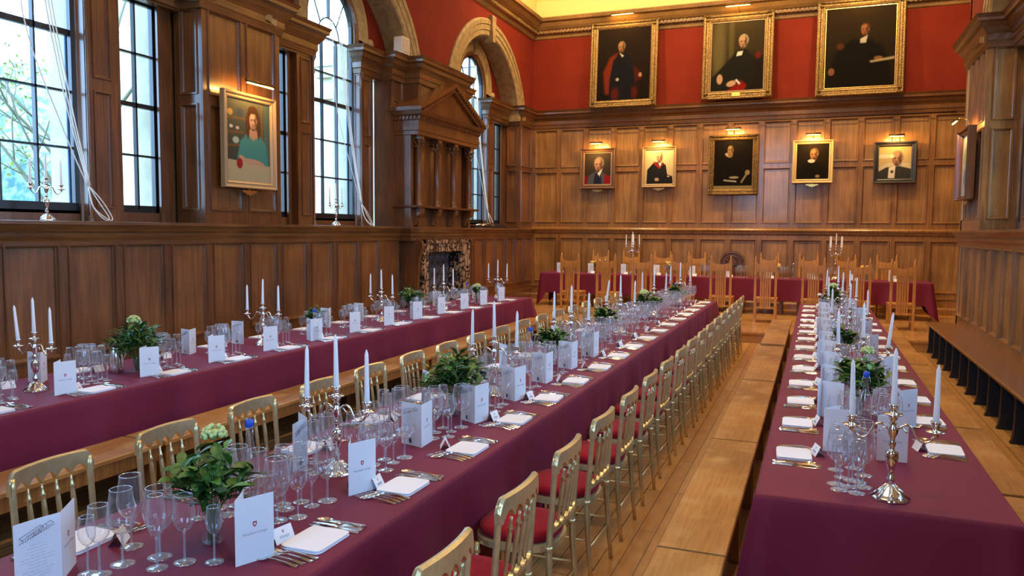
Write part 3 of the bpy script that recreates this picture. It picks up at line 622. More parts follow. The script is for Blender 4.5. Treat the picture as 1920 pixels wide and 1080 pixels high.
def bumpy(name, r, sz, mt, seed, loc, label, cat):
    rnd = random.Random(seed); m = MB(); m.lathe([(max(r * sin(pi * i / 24), .01), -r * sz * cos(pi * i / 24)) for i in range(25)], 0, 0, 0, 40, smooth=True, cap=False)
    m.v = [tuple(Vector(v) * (1 + rnd.uniform(-.05, .05))) for v in m.v]; return tag(m.build(name, mt, None, loc), label, cat)
bumpy('evergreen_tree', 9, .62, bushm, 3, (-34, 27, 3.6), 'broad blue-green evergreen mass filling the skyline beyond the near window', 'tree')
tr = tag(empty('bare_tree', (-9.9, 7.9, -.35)), 'young tree with thin bare branches and pale spring leaves outside the near window', 'tree')
m = MB(); lf = MB(); rnd = random.Random(5)
def branch(p, d, L, r, lev):
    pts = [p]; 
    for i in range(5): d = (d + Vector((rnd.uniform(-.18, .18), rnd.uniform(-.18, .18), rnd.uniform(-.08, .16)))).normalized(); pts.append(pts[-1] + d * L / 5)
    m.tube([tuple(q) for q in pts], [r * (1 - .13 * i) for i in range(6)], 5)
    if lev < 3:
        for k in range(4 if lev else 7):
            q = pts[rnd.randint(2, 5)]; branch(q, (d + Vector((rnd.uniform(-.8, .8), rnd.uniform(-1, 1), rnd.uniform(-.4, .5)))).normalized(), L * .55, r * .45, lev + 1)
    else:
        for k in range(7):
            q = pts[rnd.randint(0, 5)] + Vector([rnd.uniform(-.08, .08) for _ in range(3)]); a = Vector([rnd.uniform(-1, 1) for _ in range(3)]).normalized() * .035; b2 = a.orthogonal().normalized() * .02
            lf.add([tuple(q - a), tuple(q + b2), tuple(q + a), tuple(q - b2)], [(0, 1, 2, 3)])
branch(Vector((0, 0, 0)), Vector((0, 0, 1)), 4.6, .07, 0)
m.build('trunk', bark, tr); lf.build('foliage', springleaf, tr)

# ================================================================== PORTRAITS
def sstep(x): x = max(0, min(1, x)); return x * x * (3 - 2 * x)
def paint(name, w, h, bg, shapes, parent, loc, nx=110, ny=140, side='back'):
    """Canvas with pigment per vertex. bg: (top colour, bottom colour). shapes in 0..1 picture space (u to the viewer's right, v up):
    ('e', u, v, ru, rv, colour, softness[, tilt]) or ('p', [(u, v)...], colour, softness)."""
    rnd = random.Random(len(shapes) * 7 + int(w * 100)); V_, F, Cc = [], [], []
    for j in range(ny + 1):
        for i in range(nx + 1):
            u, v = i / nx, j / ny; c = [bg[1][k] + (bg[0][k] - bg[1][k]) * v for k in range(3)]
            for s_ in shapes:
                if s_[0] == 'e':
                    _, cu, cv, ru, rv, cc, soft = s_[:7]; a = s_[7] if len(s_) > 7 else 0
                    du, dv = (u - cu), (v - cv) * h / w; x_ = du * cos(a) + dv * sin(a); y_ = -du * sin(a) + dv * cos(a)
                    d = sqrt((x_ / ru) ** 2 + (y_ / (rv * h / w)) ** 2) - 1; k_ = sstep(.5 - d / soft)
                else:
                    _, pts, cc, soft = s_; inside = False; dmin = 9
                    for q in range(len(pts)):
                        (x1, y1), (x2, y2) = pts[q], pts[q - 1]
                        if (y1 > v) != (y2 > v) and u < (x2 - x1) * (v - y1) / (y2 - y1 + 1e-9) + x1: inside = not inside
                        L2 = (x2 - x1) ** 2 + (y2 - y1) ** 2; tt = max(0, min(1, ((u - x1) * (x2 - x1) + (v - y1) * (y2 - y1)) / (L2 + 1e-9)))
                        dmin = min(dmin, hypot(u - x1 - tt * (x2 - x1), v - y1 - tt * (y2 - y1)))
                    k_ = sstep(.5 + (dmin if inside else -dmin) / soft)
                if k_ > 0: c = [c[k] + (cc[k] - c[k]) * k_ for k in range(3)]
            g = .58 * (1 + rnd.uniform(-.09, .09)); Cc.append([max(0, x * g) for x in c] + [1]); V_.append(((u - .5) * w, 0, (v - .5) * h))
    F = [(j * (nx + 1) + i, j * (nx + 1) + i + 1, (j + 1) * (nx + 1) + i + 1, (j + 1) * (nx + 1) + i) for j in range(ny) for i in range(nx)]
    me = bpy.data.meshes.new(name); me.from_pydata(V_, [], F); me.materials.append(pigment)
    ca = me.color_attributes.new('pigment', 'FLOAT_COLOR', 'POINT'); ca.data.foreach_set('color', [x for c in Cc for x in c])
    return mobj(name, me, parent, loc)
def picture(label, x, y, z, w, h, rz, fw, fm, liner, bg, shapes, tilt=0, light=True, plate=True, lw=.3, fdepth=.06, pl=None):
    t_ = tag(empty('framed_portrait', (x, y, z), rz), label, 'painting', None)
    t_.rotation_euler = (-tilt, 0, rz)
    iw, ih = w - 2 * fw, h - 2 * fw
    m = MB()
    prof = [(0, 0), (0, -fdepth * .8), (fw * .12, -fdepth), (fw * .32, -fdepth * .9), (fw * .42, -fdepth * .5), (fw * .62, -fdepth * .45), (fw * .72, -fdepth * .62), (fw * .88, -fdepth * .5), (fw, -fdepth * .25), (fw, 0)]
    rings = [[(sx * (w / 2 - i_), d_, sz * (h / 2 - i_)) for sx, sz in ((-1, -1), (1, -1), (1, 1), (-1, 1))] for i_, d_ in prof]
    v = [p for r in rings for p in r]; n = len(prof)
    m.add(v, [(i * 4 + k, i * 4 + (k + 1) % 4, (i + 1) * 4 + (k + 1) % 4, (i + 1) * 4 + k) for i in range(n - 1) for k in range(4)], 0)
    m.box(-w / 2, w / 2, 0, .012, -h / 2, h / 2)
    if fm is gilt and w > 1:      # carved corners and a run of beads
        for sx in (-1, 1):
            for sz in (-1, 1):
                for k in range(5): m.ball((sx * (w / 2 - fw * (.2 + .13 * k)), -fdepth * .95, sz * (h / 2 - fw * (.2 + .5 * (k % 2)))), fw * .13, 0, 6)
        k = -w / 2 + .1
        while k < w / 2 - .08:
            for sz in (-1, 1): m.ball((k, -fdepth * .85, sz * (h / 2 - fw * .3)), fw * .09, 0, 6)
            k += .06
        k = -h / 2 + .1
        while k < h / 2 - .08:
            for sx in (-1, 1): m.ball((sx * (w / 2 - fw * .3), -fdepth * .85, k), fw * .09, 0, 6)
            k += .06
    m.build('picture_frame', fm, t_)
    if liner:
        m = MB(); a = .012
        for x0, x1, z0, z1 in ((-iw / 2, iw / 2, ih / 2 - a, ih / 2), (-iw / 2, iw / 2, -ih / 2, -ih / 2 + a), (-iw / 2, -iw / 2 + a, -ih / 2, ih / 2), (iw / 2 - a, iw / 2, -ih / 2, ih / 2)): m.box(x0, x1, -.022, -.006, z0, z1)
        m.build('slip', liner, t_)
    paint('canvas', iw, ih, bg, shapes, t_, (0, -.010, 0))
    if plate:
        m = MB(); p0 = -h / 2 - .02
        if pl == 'on': m.box(-.09, .09, -fdepth - .008, -fdepth * .6, -h / 2 + fw * .3, -h / 2 + fw * .75)
        else:
            pts = [(-.13, p0), (.13, p0), (.13, p0 - .02), (.10, p0 - .035), (.08, p0 - .03), (.05, p0 - .055), (.02, p0 - .05), (0, p0 - .075), (-.02, p0 - .05), (-.05, p0 - .055), (-.08, p0 - .03), (-.10, p0 - .035), (-.13, p0 - .02)]
            m.prism(pts, -.012, -.004, 'y'); m.box(-.01, .01, -.006, 0, -h / 2 - .03, -h / 2 + .01)
        m.build('name_plate', brass, t_)
    if light:
        L = tag(empty('picture_light', (x, y, z), rz), 'brass picture light glowing above the ' + label, 'light', 'picture lights')
        L['label'] = 'brass picture light above ' + ' '.join(label.split()[:11]).replace('hanging', '').strip()
        L.location = (x, y, z); zt = h / 2 + .09
        m = MB(); m.tube([(-lw / 2, -.20, zt + .03), (lw / 2, -.20, zt + .03)], .022, 10); shd = m.build('lamp_shade', dark_brass, L)
        m = MB(); m.tube([(0, .0, h / 2 - .02), (0, -.03, zt + .04), (0, -.12, zt + .07), (0, -.20, zt + .045)], .006, 6); m.build('arm', brass, L)
        m = MB(); m.tube([(-lw / 2 + .02, -.197, zt + .006), (lw / 2 - .02, -.197, zt + .006)], .012, 8); m.build('bulb', bulbm, shd)
        l = bpy.data.lights.new('picture_lamp', 'AREA'); l.shape = 'RECTANGLE'; l.size = lw; l.size_y = .03; l.energy = 8.5 if w < 1.3 else 4; l.color = (1, .50, .12)
        lo = bpy.data.objects.new('picture_lamp', l); COL.objects.link(lo); lo.parent = L; lo.location = (0, -.185, zt - .012); lo.rotation_euler = (radians(32), 0, 0)
    return t_
SK, SKD, HW = (.52, .26, .12), (.30, .12, .05), (.62, .58, .52)
def face(cu, cv, r, asp, skin=SK, hair=HW, bald=.4):
    """Head turned slightly to the viewer's left: hair, skull, shaded cheek, brows, eyes, nose, mouth, ear, chin."""
    rv = r * 1.34 * asp; skin = tuple(x * .62 for x in skin); hair = tuple(x * .55 for x in hair); d = tuple(x * .34 for x in skin); l = tuple(x * 1.35 for x in skin)
    return [('e', cu + r * .1, cv + rv * .26, r * 1.08, rv * .95, hair, .2), ('e', cu, cv, r * .86, rv, skin, .18), ('e', cu - r * .05, cv + rv * bald, r * .72, rv * .52, l, .5),
            ('e', cu + r * .62, cv - rv * .05, r * .30, rv * .85, d, 1.3), ('e', cu + r * .88, cv + rv * .02, r * .13, rv * .2, skin, .5), ('e', cu, cv - rv * .92, r * .42, rv * .16, d, 1.0),
            ('e', cu - r * .36, cv + rv * .22, r * .24, rv * .045, hair, .8), ('e', cu + r * .26, cv + rv * .22, r * .24, rv * .045, hair, .8),
            ('e', cu - r * .36, cv + rv * .08, r * .22, rv * .10, d, .9), ('e', cu + r * .26, cv + rv * .08, r * .22, rv * .10, d, .9),
            ('e', cu - r * .36, cv + rv * .08, r * .09, rv * .05, (.02, .012, .01), .6), ('e', cu + r * .26, cv + rv * .08, r * .09, rv * .05, (.02, .012, .01), .6),
            ('e', cu - r * .10, cv - rv * .12, r * .10, rv * .26, l, .8), ('e', cu - r * .02, cv - rv * .34, r * .20, rv * .06, d, .8), ('e', cu - r * .42, cv - rv * .28, r * .2, rv * .16, tuple(min(1, x * f) for x, f in zip(skin, (1.3, .9, .9))), 1.2),
            ('e', cu - r * .06, cv - rv * .56, r * .30, rv * .055, (.22, .05, .04), .7), ('e', cu - r * .06, cv - rv * .68, r * .22, rv * .05, d, 1.0)]
def robe(c, cu, top, w_, soft=.04): return ('p', [(cu - w_ * .28, top), (cu + w_ * .28, top), (cu + w_ * .75, top - .10), (cu + w_, top - .35), (cu + w_ * 1.05, -.05), (cu - w_ * 1.05, -.05), (cu - w_, top - .35), (cu - w_ * .75, top - .10)], c, soft)
DK = (.012, .009, .008)
YB = D - .06
picture('large gilt framed portrait of a man in scarlet and black robes', -4.37, D - .22, 5.83, 1.60, 2.02, 0, .17, gilt, None, ((.022, .014, .010), (.012, .007, .006)),
    [('p', [(.16, .10), (.12, .40), (.24, .60), (.38, .66), (.42, .30), (.40, .05)], (.20, .028, .012), .06), ('p', [(.60, .50), (.78, .42), (.86, .30), (.66, .20)], (.075, .012, .010), .08), robe((.010, .011, .016), .48, .66, .24)] + face(.45, .74, .065, .8, SK, (.4, .33, .25)) + [('p', [(.42, .66), (.50, .62), (.47, .60)], (.7, .66, .6), .02), ('e', .82, .34, .03, .03, SK, .5), ('e', .39, .29, .03, .022, (.45, .4, .38), .5), ('e', .35, .09, .07, .08, (.10, .012, .010), 1), ('e', .72, .1, .06, .08, (.09, .012, .010), 1)], tilt=.07, plate=False, lw=.55)
picture('large gilt framed portrait of a seated clergyman with white bands on the red wall', -1.78, D - .22, 5.83, 1.52, 1.92, 0, .18, gilt, frame_pale, ((.055, .040, .018), (.020, .013, .008)),
    [('e', .15, .6, .12, .5, (.13, .105, .045), 1.2), ('e', .38, .75, .05, .4, (.10, .08, .03), 1.2), ('p', [(.80, .55), (.98, .48), (.99, -.05), (.72, -.05)], (.014, .010, .008), .08), ('p', [(.50, .58), (.66, .60), (.78, .50), (.84, .25), (.70, -.02), (.02, -.02), (.02, .20), (.30, .42)], (.014, .013, .010), .04), ('e', .88, .50, .06, .05, (.13, .016, .012), .8), ('p', [(.35, .02), (.58, .15), (.68, .08), (.62, -.05), (.30, -.05)], (.26, .012, .010), .05)] + face(.60, .70, .085, .8, (.60, .36, .20), (.66, .58, .44)) + [('p', [(.50, .56), (.60, .57), (.58, .51), (.48, .50)], (.80, .76, .68), .015), ('e', .18, .18, .055, .07, (.55, .34, .22), .4), ('e', .40, .11, .09, .04, (.58, .36, .24), .4, .3), ('p', [(.50, .17), (.57, .11), (.55, .09), (.47, .16)], (.8, .78, .74), .02)], tilt=.07, lw=.55, pl='on')
picture('largest gilt framed portrait, dark seated man with a hand on a book', .73, D - .22, 5.84, 1.72, 2.05, 0, .17, gilt, brass, ((.035, .022, .010), (.010, .007, .005)),
    [robe((.008, .006, .005), .50, .60, .42, .08)] + face(.56, .71, .062, .84, (.40, .17, .07), (.16, .08, .04)) + [('p', [(.50, .60), (.60, .64), (.58, .55), (.50, .55)], (.55, .50, .42), .02), ('e', .10, .21, .045, .045, (.24, .10, .05), .5), ('e', .76, .35, .06, .025, (.26, .11, .05), .5), ('p', [(.64, .32), (.98, .36), (.98, .33), (.66, .30)], (.42, .34, .20), .02), ('e', .22, .52, .05, .04, (.09, .03, .015), 1)], tilt=.07, plate=False, lw=.55)
small = D - .10
picture('small brown framed portrait of an elderly man in grey and scarlet robes', -4.99, small, 3.41, .88, .97, 0, .10, frame_brown, frame_pale, ((.065, .05, .038), (.035, .028, .022)),
    [robe((.09, .10, .12), .52, .40, .42), ('p', [(.75, .32), (1.02, .25), (1.02, -.02), (.72, -.02)], (.30, .014, .02), .04), ('p', [(.0, .25), (.16, .30), (.14, -.02), (-.02, -.02)], (.24, .014, .02), .04), ('p', [(.40, .36), (.62, .36), (.66, -.02), (.34, -.02)], (.02, .025, .05), .03)] + face(.53, .62, .17, .9, (.55, .32, .23), (.42, .38, .32)) + [('p', [(.50, .36), (.68, .50), (.56, .22)], (.85, .85, .85), .02), ('p', [(.52, .30), (.57, .30), (.56, .12), (.52, .15)], (.02, .02, .04), .01)], tilt=.03)
picture('small pale framed portrait of a bald man in black gown and crimson hood', -3.50, small, 3.42, .80, .95, 0, .08, frame_pale, None, ((.80, .72, .44), (.62, .56, .40)),
    [('p', [(.06, .42), (.26, .60), (.48, .66), (.74, .56), (.80, .28), (.98, .22), (1.02, -.02), (.04, -.02)], (.020, .022, .028), .025), ('p', [(.26, .62), (.50, .44), (.56, .48), (.36, .66)], (.34, .025, .04), .015), ('p', [(.50, .44), (.68, .60), (.64, .64), (.48, .52)], (.30, .022, .03), .015)] + face(.50, .78, .12, .9, (.72, .48, .34), (.66, .56, .44)) + [('p', [(.46, .62), (.58, .62), (.54, .50)], (.9, .9, .9), .015), ('e', .42, .13, .08, .05, (.62, .42, .32), .4), ('e', .84, .22, .05, .025, (.6, .42, .34), .4)], tilt=.03)
picture('dark portrait of a bearded man with ruff and gloves in worn gilt frame', -1.82, small, 3.43, 1.10, 1.36, 0, .13, gilt, None, ((.010, .008, .007), (.010, .008, .007)),
    [('p', [(0, 0), (1, 0), (1, .07), (0, .07)], (.33, .26, .12), .01)] + face(.42, .80, .085, .83, (.42, .27, .14), (.05, .035, .02)) + [('e', .37, .70, .09, .035, (.50, .44, .34), .5, -.5), ('e', .42, .715, .065, .06, (.26, .16, .08), .6), ('p', [(.26, .20), (.60, .17), (.60, .14), (.26, .17)], (.50, .46, .38), .015), ('e', .53, .24, .12, .025, (.42, .34, .22), .5), ('p', [(.70, .14), (.84, .32), (.88, .30), (.74, .12)], (.34, .26, .15), .02), ('e', .88, .34, .06, .05, (.40, .30, .18), .5)], tilt=.03, plate=False, lw=.34)
picture('cream framed portrait of a man with moustache and white collar on black ground', -.13, small, 3.46, .84, .94, 0, .09, mat('cream_gilt', (.52, .40, .20), .4), None, ((.022, .016, .010), (.014, .011, .009)),
    [robe((.010, .009, .009), .5, .5, .40)] + face(.53, .70, .13, .9, (.56, .32, .16), (.30, .20, .10), .45) + [('e', .54, .60, .05, .02, (.06, .03, .02), .6), ('e', .46, .52, .11, .05, (.82, .80, .76), .4), ('e', .66, .08, .07, .045, (.30, .22, .15), .5)], tilt=.03)
picture('black framed impressionist portrait of a white-haired man in dark suit', 1.50, small, 3.40, .82, .88, 0, .10, frame_dark, None, ((.42, .34, .17), (.55, .50, .38)),
    [('e', .1, .7, .3, .06, (.62, .60, .55), .6), ('p', [(.0, .35), (.3, .50), (.95, .48), (1, .28), (0, .2)], (.62, .58, .46), .04), ('p', [(-.02, .22), (.24, .36), (.42, .36), (.62, .40), (1.02, .30), (1.02, -.02), (-.02, -.02)], (.045, .050, .055), .03)] + face(.56, .62, .17, .92, (.42, .27, .20), (.46, .36, .28)) + [('e', .40, .70, .07, .06, (.72, .66, .58), .6), ('p', [(.32, .34), (.52, .40), (.50, .02), (.30, .02)], (.82, .80, .74), .03), ('e', .42, .22, .05, .05, (.08, .09, .08), .6)], tilt=.03, plate=False)
picture('portrait of a smiling woman in a turquoise jumper at a kitchen table, between windows', XL + .09, 7.94, 2.965, .96, 1.16, pi / 2, .085, frame_pale, None, ((.10, .11, .085), (.05, .065, .055)),
    [('p', [(0, .78), (.75, .80), (.75, .77), (0, .75)], (.17, .11, .045), .01), ('p', [(0, .60), (.40, .62), (.40, .59), (0, .57)], (.17, .11, .045), .01), ('p', [(0, .44), (.35, .46), (.35, .43), (0, .41)], (.17, .11, .045), .01), ('p', [(.78, .2), (.84, .2), (.84, 1.0), (.78, 1.0)], (.16, .12, .06), .01), ('p', [(.86, .1), (1, .1), (1, 1.0), (.86, 1.0)], (.10, .16, .14), .01),
     ('e', .08, .83, .06, .04, (.45, .32, .12), .4), ('e', .30, .84, .08, .06, (.06, .08, .12), .5), ('e', .10, .66, .04, .02, (.6, .6, .55), .4), ('e', .24, .65, .04, .02, (.55, .45, .42), .4), ('e', .20, .50, .07, .04, (.40, .55, .50), .4), ('p', [(0, 0), (1, 0), (1, .22), (0, .26)], (.52, .46, .28), .015),
     ('e', .60, .72, .17, .22, (.06, .028, .018), .25), ('p', [(.22, .26), (.30, .50), (.46, .60), (.74, .60), (.90, .50), (.96, .22)], (.08, .30, .29), .04), ('p', [(.46, .60), (.52, .66), (.68, .66), (.74, .58), (.60, .52)], (.50, .30, .20), .03)] + face(.60, .76, .10, .83, (.78, .50, .36), (.07, .032, .02), .2)[:-1]
     + [('e', .60, .90, .11, .05, (.07, .032, .02), .4), ('e', .48, .70, .04, .16, (.10, .045, .025), .5), ('e', .73, .70, .04, .16, (.10, .045, .025), .5), ('e', .62, .25, .24, .035, (.58, .36, .26), .3, -.1), ('e', .36, .28, .10, .03, (.58, .36, .26), .3, -.4), ('e', .28, .22, .07, .065, (.36, .03, .03), .3)], lw=.52)
picture('deep boxed picture in blue and white tones on the pier beside the dais', XR - .09, 13.0, 2.90, .96, 1.02, -pi / 2, .06, oak_dark_shaded, None, ((.55, .60, .62), (.45, .52, .60)),
    [('e', .5, .3, .3, .2, (.12, .20, .42), .8), ('e', .35, .65, .2, .15, (.30, .38, .20), .8), ('e', .7, .7, .15, .2, (.70, .60, .45), .8)] + face(.5, .62, .1, .9), lw=.4, fdepth=.10)

# ================================================================== FURNITURE
TZ = .76
def tablecloth(w, L, drop, wave=.027, seed=0, tail=0):
    """Cloth over a w x L table top, origin at the top's centre; drop = how far it hangs, tail = extra length at the corners."""
    rnd = random.Random(seed); m = MB(); per = []; r = .03
    nx, ny = 6, int(L / .12)
    # perimeter points with outward normals
    def edge(a, b_, n): return [(a[0] + (b_[0] - a[0]) * i / n, a[1] + (b_[1] - a[1]) * i / n) for i in range(n)]
    hw, hl = w / 2, L / 2; P = edge((-hw, -hl), (hw, -hl), 14) + edge((hw, -hl), (hw, hl), ny * 2) + edge((hw, hl), (-hw, hl), 14) + edge((-hw, hl), (-hw, -hl), ny * 2)
    n = len(P); ph = [rnd.uniform(0, 6) for _ in range(6)]
    rows = [(0, 0), (.6, -.004), (1, -.02)] + [(1, -.02 - (drop - .02) * k / 9) for k in range(1, 10)]
    v = []
    for q, (fo, dz) in enumerate(rows):
        for i, (x, y) in enumerate(P):
            cx = max(0, abs(x) - hw + .12) / .12 * max(0, abs(y) - hl + .12) / .12      # near a corner
            dist = -dz / drop; s_ = y if abs(abs(x) - hw) < 1e-6 else x
            wv = wave * dist * (sin(s_ * 7.3 + ph[0]) + .8 * sin(s_ * 12.7 + ph[1]) * sin(s_ * 2.1 + ph[2]) + .5 * sin(s_ * 23 + ph[3]) * dist)
            crease = .014 * min(1, dist * 2.5) * max(0, 1 - abs(((s_ + ph[4]) % 1.24) - .62) / .12)
            out = .012 * fo + wv + .010 * dist + crease + cx * .10 * dist
            nxv = (1 if x > 0 else -1) if abs(abs(x) - hw) < 1e-6 else 0; nyv = (1 if y > 0 else -1) if abs(abs(y) - hl) < 1e-6 else 0
            if cx > 0 and not (nxv and nyv): a = cx * .5; nxv, nyv = nxv + (0 if nxv else a * (1 if x > 0 else -1)), nyv + (0 if nyv else a * (1 if y > 0 else -1))
            v.append((x + nxv * out, y + nyv * out, dz - (tail * cx * dist)))
    m.add(v, [(q * n + (i + 1) % n, q * n + i, (q + 1) * n + i, (q + 1) * n + (i + 1) % n) for q in range(len(rows) - 1) for i in range(n)], 0, True)
    # flat top with faint fold creases
    gx, gy = 8, int(L / .155); tv = []
    for j in range(gy + 1):
        for i in range(gx + 1):
            x, y = -hw + w * i / gx, -hl + L * j / gy
            z = (.0012 * sin(x * 9 + ph[0]) * sin(y * 4 + ph[1]) + (.0022 if i == gx // 2 else 0) + (.0018 if j % 12 == 6 else 0)) if 0 < i < gx and 0 < j < gy else 0
            tv.append((x, y, z))
    m.add(tv, [(j * (gx + 1) + i, j * (gx + 1) + i + 1, (j + 1) * (gx + 1) + i + 1, (j + 1) * (gx + 1) + i) for j in range(gy) for i in range(gx)], 0, True)
    return m
def long_table(cx, y0, y1, w, z0, drop, which, seed, axis='y', tail=.05):
    L = y1 - y0; rz = 0 if axis == 'y' else pi / 2
    loc = (cx, (y0 + y1) / 2, z0) if axis == 'y' else ((y0 + y1) / 2, cx, z0)
    t_ = tag(empty('trestle_table', loc, rz), 'long wooden table under the ' + which, 'table')
    m = MB(); m.box(-w / 2, w / 2, -L / 2, L / 2, TZ - .04, TZ - .006); m.build('table_top', oak_dark_shaded, t_)
    leg = MB(); leg.box(-.035, .035, -.035, .035, 0, TZ - .04); lme = leg.mesh('leg', oak_dark_shaded); k = max(2, int(L / 2.2) + 1)
    for i in range(k):
        for s_ in (-1, 1): mobj('leg', lme, t_, (s_ * (w / 2 - .12), -L / 2 + .3 + (L - .6) * i / (k - 1), 0))
    c = tablecloth(w + .01, L + .01, drop, seed=seed, tail=tail).build('tablecloth', cloth, None, (loc[0], loc[1], z0 + TZ))
    c.rotation_euler = (0, 0, rz); tag(c, 'burgundy cloth over the ' + which, 'tablecloth'); return t_
long_table(-2.03, .75, 13.20, 1.03, 0, .56, 'long table between the rows of gold chairs', 1)
long_table(-4.99, 1.6, 12.45, .98, 0, .56, 'long table along the window wall', 2)
long_table(.294, 3.48, 13.25, .98, 0, .60, 'long table beside the panelled bench wall', 3)
long_table(17.50, -5.92, 2.14, .78, DAIS_Z, .46, 'high table on the dais', 4, 'x', .30)

# ---- gold banquet chair
def gold_chair():
    t_ = empty('banquet_chair')
    def bx(z): return .0 + (.03 * ((z - .45) / .45) ** 1.0 if z > .45 else .035 * ((.45 - z) / .45) ** 1.5)   # rake of the rear post
    for s_ in (-1, 1):
        m = MB(); zs = [0, .12, .25, .38, .46, .55, .65, .75, .83, .87]
        m.tube([(bx(z), s_ * (.185 + (.008 if z < .3 else 0)), z) for z in zs], [.012, .013, .015, .016, .016, .015, .014, .014, .014, .013], 10)
        m.tube([(bx(.44), s_ * .186, .44), (bx(.46), s_ * .186, .46)], .0185, 10); m.build('rear_post', gold, t_)
    n = 60; m = MB(); v = []
    for i in range(n + 1):
        y = -.20 + .40 * i / n; a = abs(y)
        top = .900 - .055 * max(0, (a - .165) / .035) ** 2.2 + .006 * (1 - (y / .2) ** 2)
        if a > .172: bot = .80 if a > .176 else .815
        else:
            u = ((y + .172) / .0688) % 1; bot = .792 + .052 * sqrt(max(0, 1 - (2 * u - 1) ** 2)) if u not in (0, 1) else .792
        bow = .028 * (1 - (y / .2) ** 2); x0 = bx(.85) + bow
        v += [(x0 - .012, y, bot), (x0 - .014, y, top - .006), (x0, y, top), (x0 + .013, y, top - .008), (x0 + .012, y, bot)]
    m.add(v, [(i * 5 + j, i * 5 + (j + 1) % 5, (i + 1) * 5 + (j + 1) % 5, (i + 1) * 5 + j) for i in range(n) for j in range(5)], 0, False)
    m.add(v[:5], [(0, 1, 2, 3, 4)]); m.add(v[-5:], [(4, 3, 2, 1, 0)]); m.build('crest_rail', gold, t_)
    m = MB(); v = []
    for i in range(n + 1):
        y = -.185 + .37 * i / n; u = ((y + .172) / .0688) % 1
        top = .565 - .026 * sqrt(max(0, 1 - (2 * u - 1) ** 2)); bow = .012 * (1 - (y / .2) ** 2); x0 = bx(.55) + bow
        v += [(x0 - .010, y, .520), (x0 - .010, y, top), (x0 + .010, y, top), (x0 + .010, y, .520)]
    m.add(v, [(i * 4 + j, i * 4 + (j + 1) % 4, (i + 1) * 4 + (j + 1) % 4, (i + 1) * 4 + j) for i in range(n) for j in range(4)]); m.build('lower_rail', gold, t_)
    for k in range(4):
        y = -.172 + .0688 * (k + 1); m = MB(); b0 = bx(.56) + .012 * (1 - (y / .2) ** 2); b1 = bx(.8) + .028 * (1 - (y / .2) ** 2)
        rr = [(.555, .007), (.575, .008), (.583, .012), (.592, .008), (.62, .0095), (.68, .0115), (.735, .010), (.750, .008), (.757, .013), (.766, .008), (.785, .006), (.803, .0055)]
        m.tube([(b0 + (b1 - b0) * (z - .555) / .248, y, z) for z, r in rr], [r for z, r in rr], 8); m.build('spindle', gold, t_)
    def outline(s_, n=36):
        out = []
        for i in range(n):
            a = 2 * pi * i / n; ca, sa = cos(a), sin(a); x = -.195 + .205 * (abs(ca) ** .72) * (1 if ca > 0 else -1); wy = (.205 if x < -.19 else .205 - .12 * (x + .19) * .5)
            out.append((x * 1.0 if s_ == 1 else -.195 + (x + .195) * s_, wy * (abs(sa) ** .72) * (1 if sa > 0 else -1) * s_))
        return out
    m = MB(); a = outline(1); bi = outline(.86); n = len(a)
    v = [(x, y, .415) for x, y in a] + [(x, y, .445) for x, y in a] + [(x, y, .452) for x, y in bi] + [(x, y, .415) for x, y in bi]
    m.add(v, [(q * n + i, q * n + (i + 1) % n, ((q + 1) % 4) * n + (i + 1) % n, ((q + 1) % 4) * n + i) for q in range(4) for i in range(n)], 0, False); m.build('seat_frame', gold, t_)
    m = MB(); lv = [(.86, .445), (.93, .455), (.955, .475), (.93, .492), (.80, .503), (.5, .508), (.02, .509)]; v = [(x, y, z) for s_, z in lv for x, y in outline(s_)]
    m.add(v, [(q * n + i, q * n + (i + 1) % n, (q + 1) * n + (i + 1) % n, (q + 1) * n + i) for q in range(len(lv) - 1) for i in range(n)], 0, True); m.add(v[:n], [tuple(range(n))]); m.build('seat_cushion', velvet, t_)
    for s_ in (-1, 1):
        m = MB(); m.tube([(-.365, s_ * .165, .42), (-.368, s_ * .17, .30), (-.372, s_ * .175, .15), (-.376, s_ * .178, 0)], [.017, .015, .013, .011], 10); m.lathe([(.0205, .37), (.0205, .385)], -.366, s_ * .167, 0, 10); m.build('front_leg', gold, t_)
    m = MB()
    for s_ in (-1, 1): m.tube([(bx(.25), s_ * .19, .24), (-.37, s_ * .172, .24)], .006, 6)
    m.tube([(bx(.2), -.19, .20), (bx(.2), .19, .20)], .006, 6); m.tube([(-.372, -.175, .18), (-.372, .175, .18)], .006, 6); m.build('stretcher', gold, t_)
    return t_
chair0 = gold_chair()
for k in range(17):
    place(chair0, (-1.085, 2.15 + .656 * k, 0), random.uniform(-.03, .03), f'gold chair with crimson seat pad, {ORD[k]} from the near end of the aisle row', 'chair', 'gold chairs on the aisle side')
for k in range(17):
    place(chair0, (-2.97, 2.33 + .638 * k, 0), pi + random.uniform(-.03, .03), f'gold chair beyond the middle table, {ORD[k]} from the near end of the window side row', 'chair', 'gold chairs on the window side')

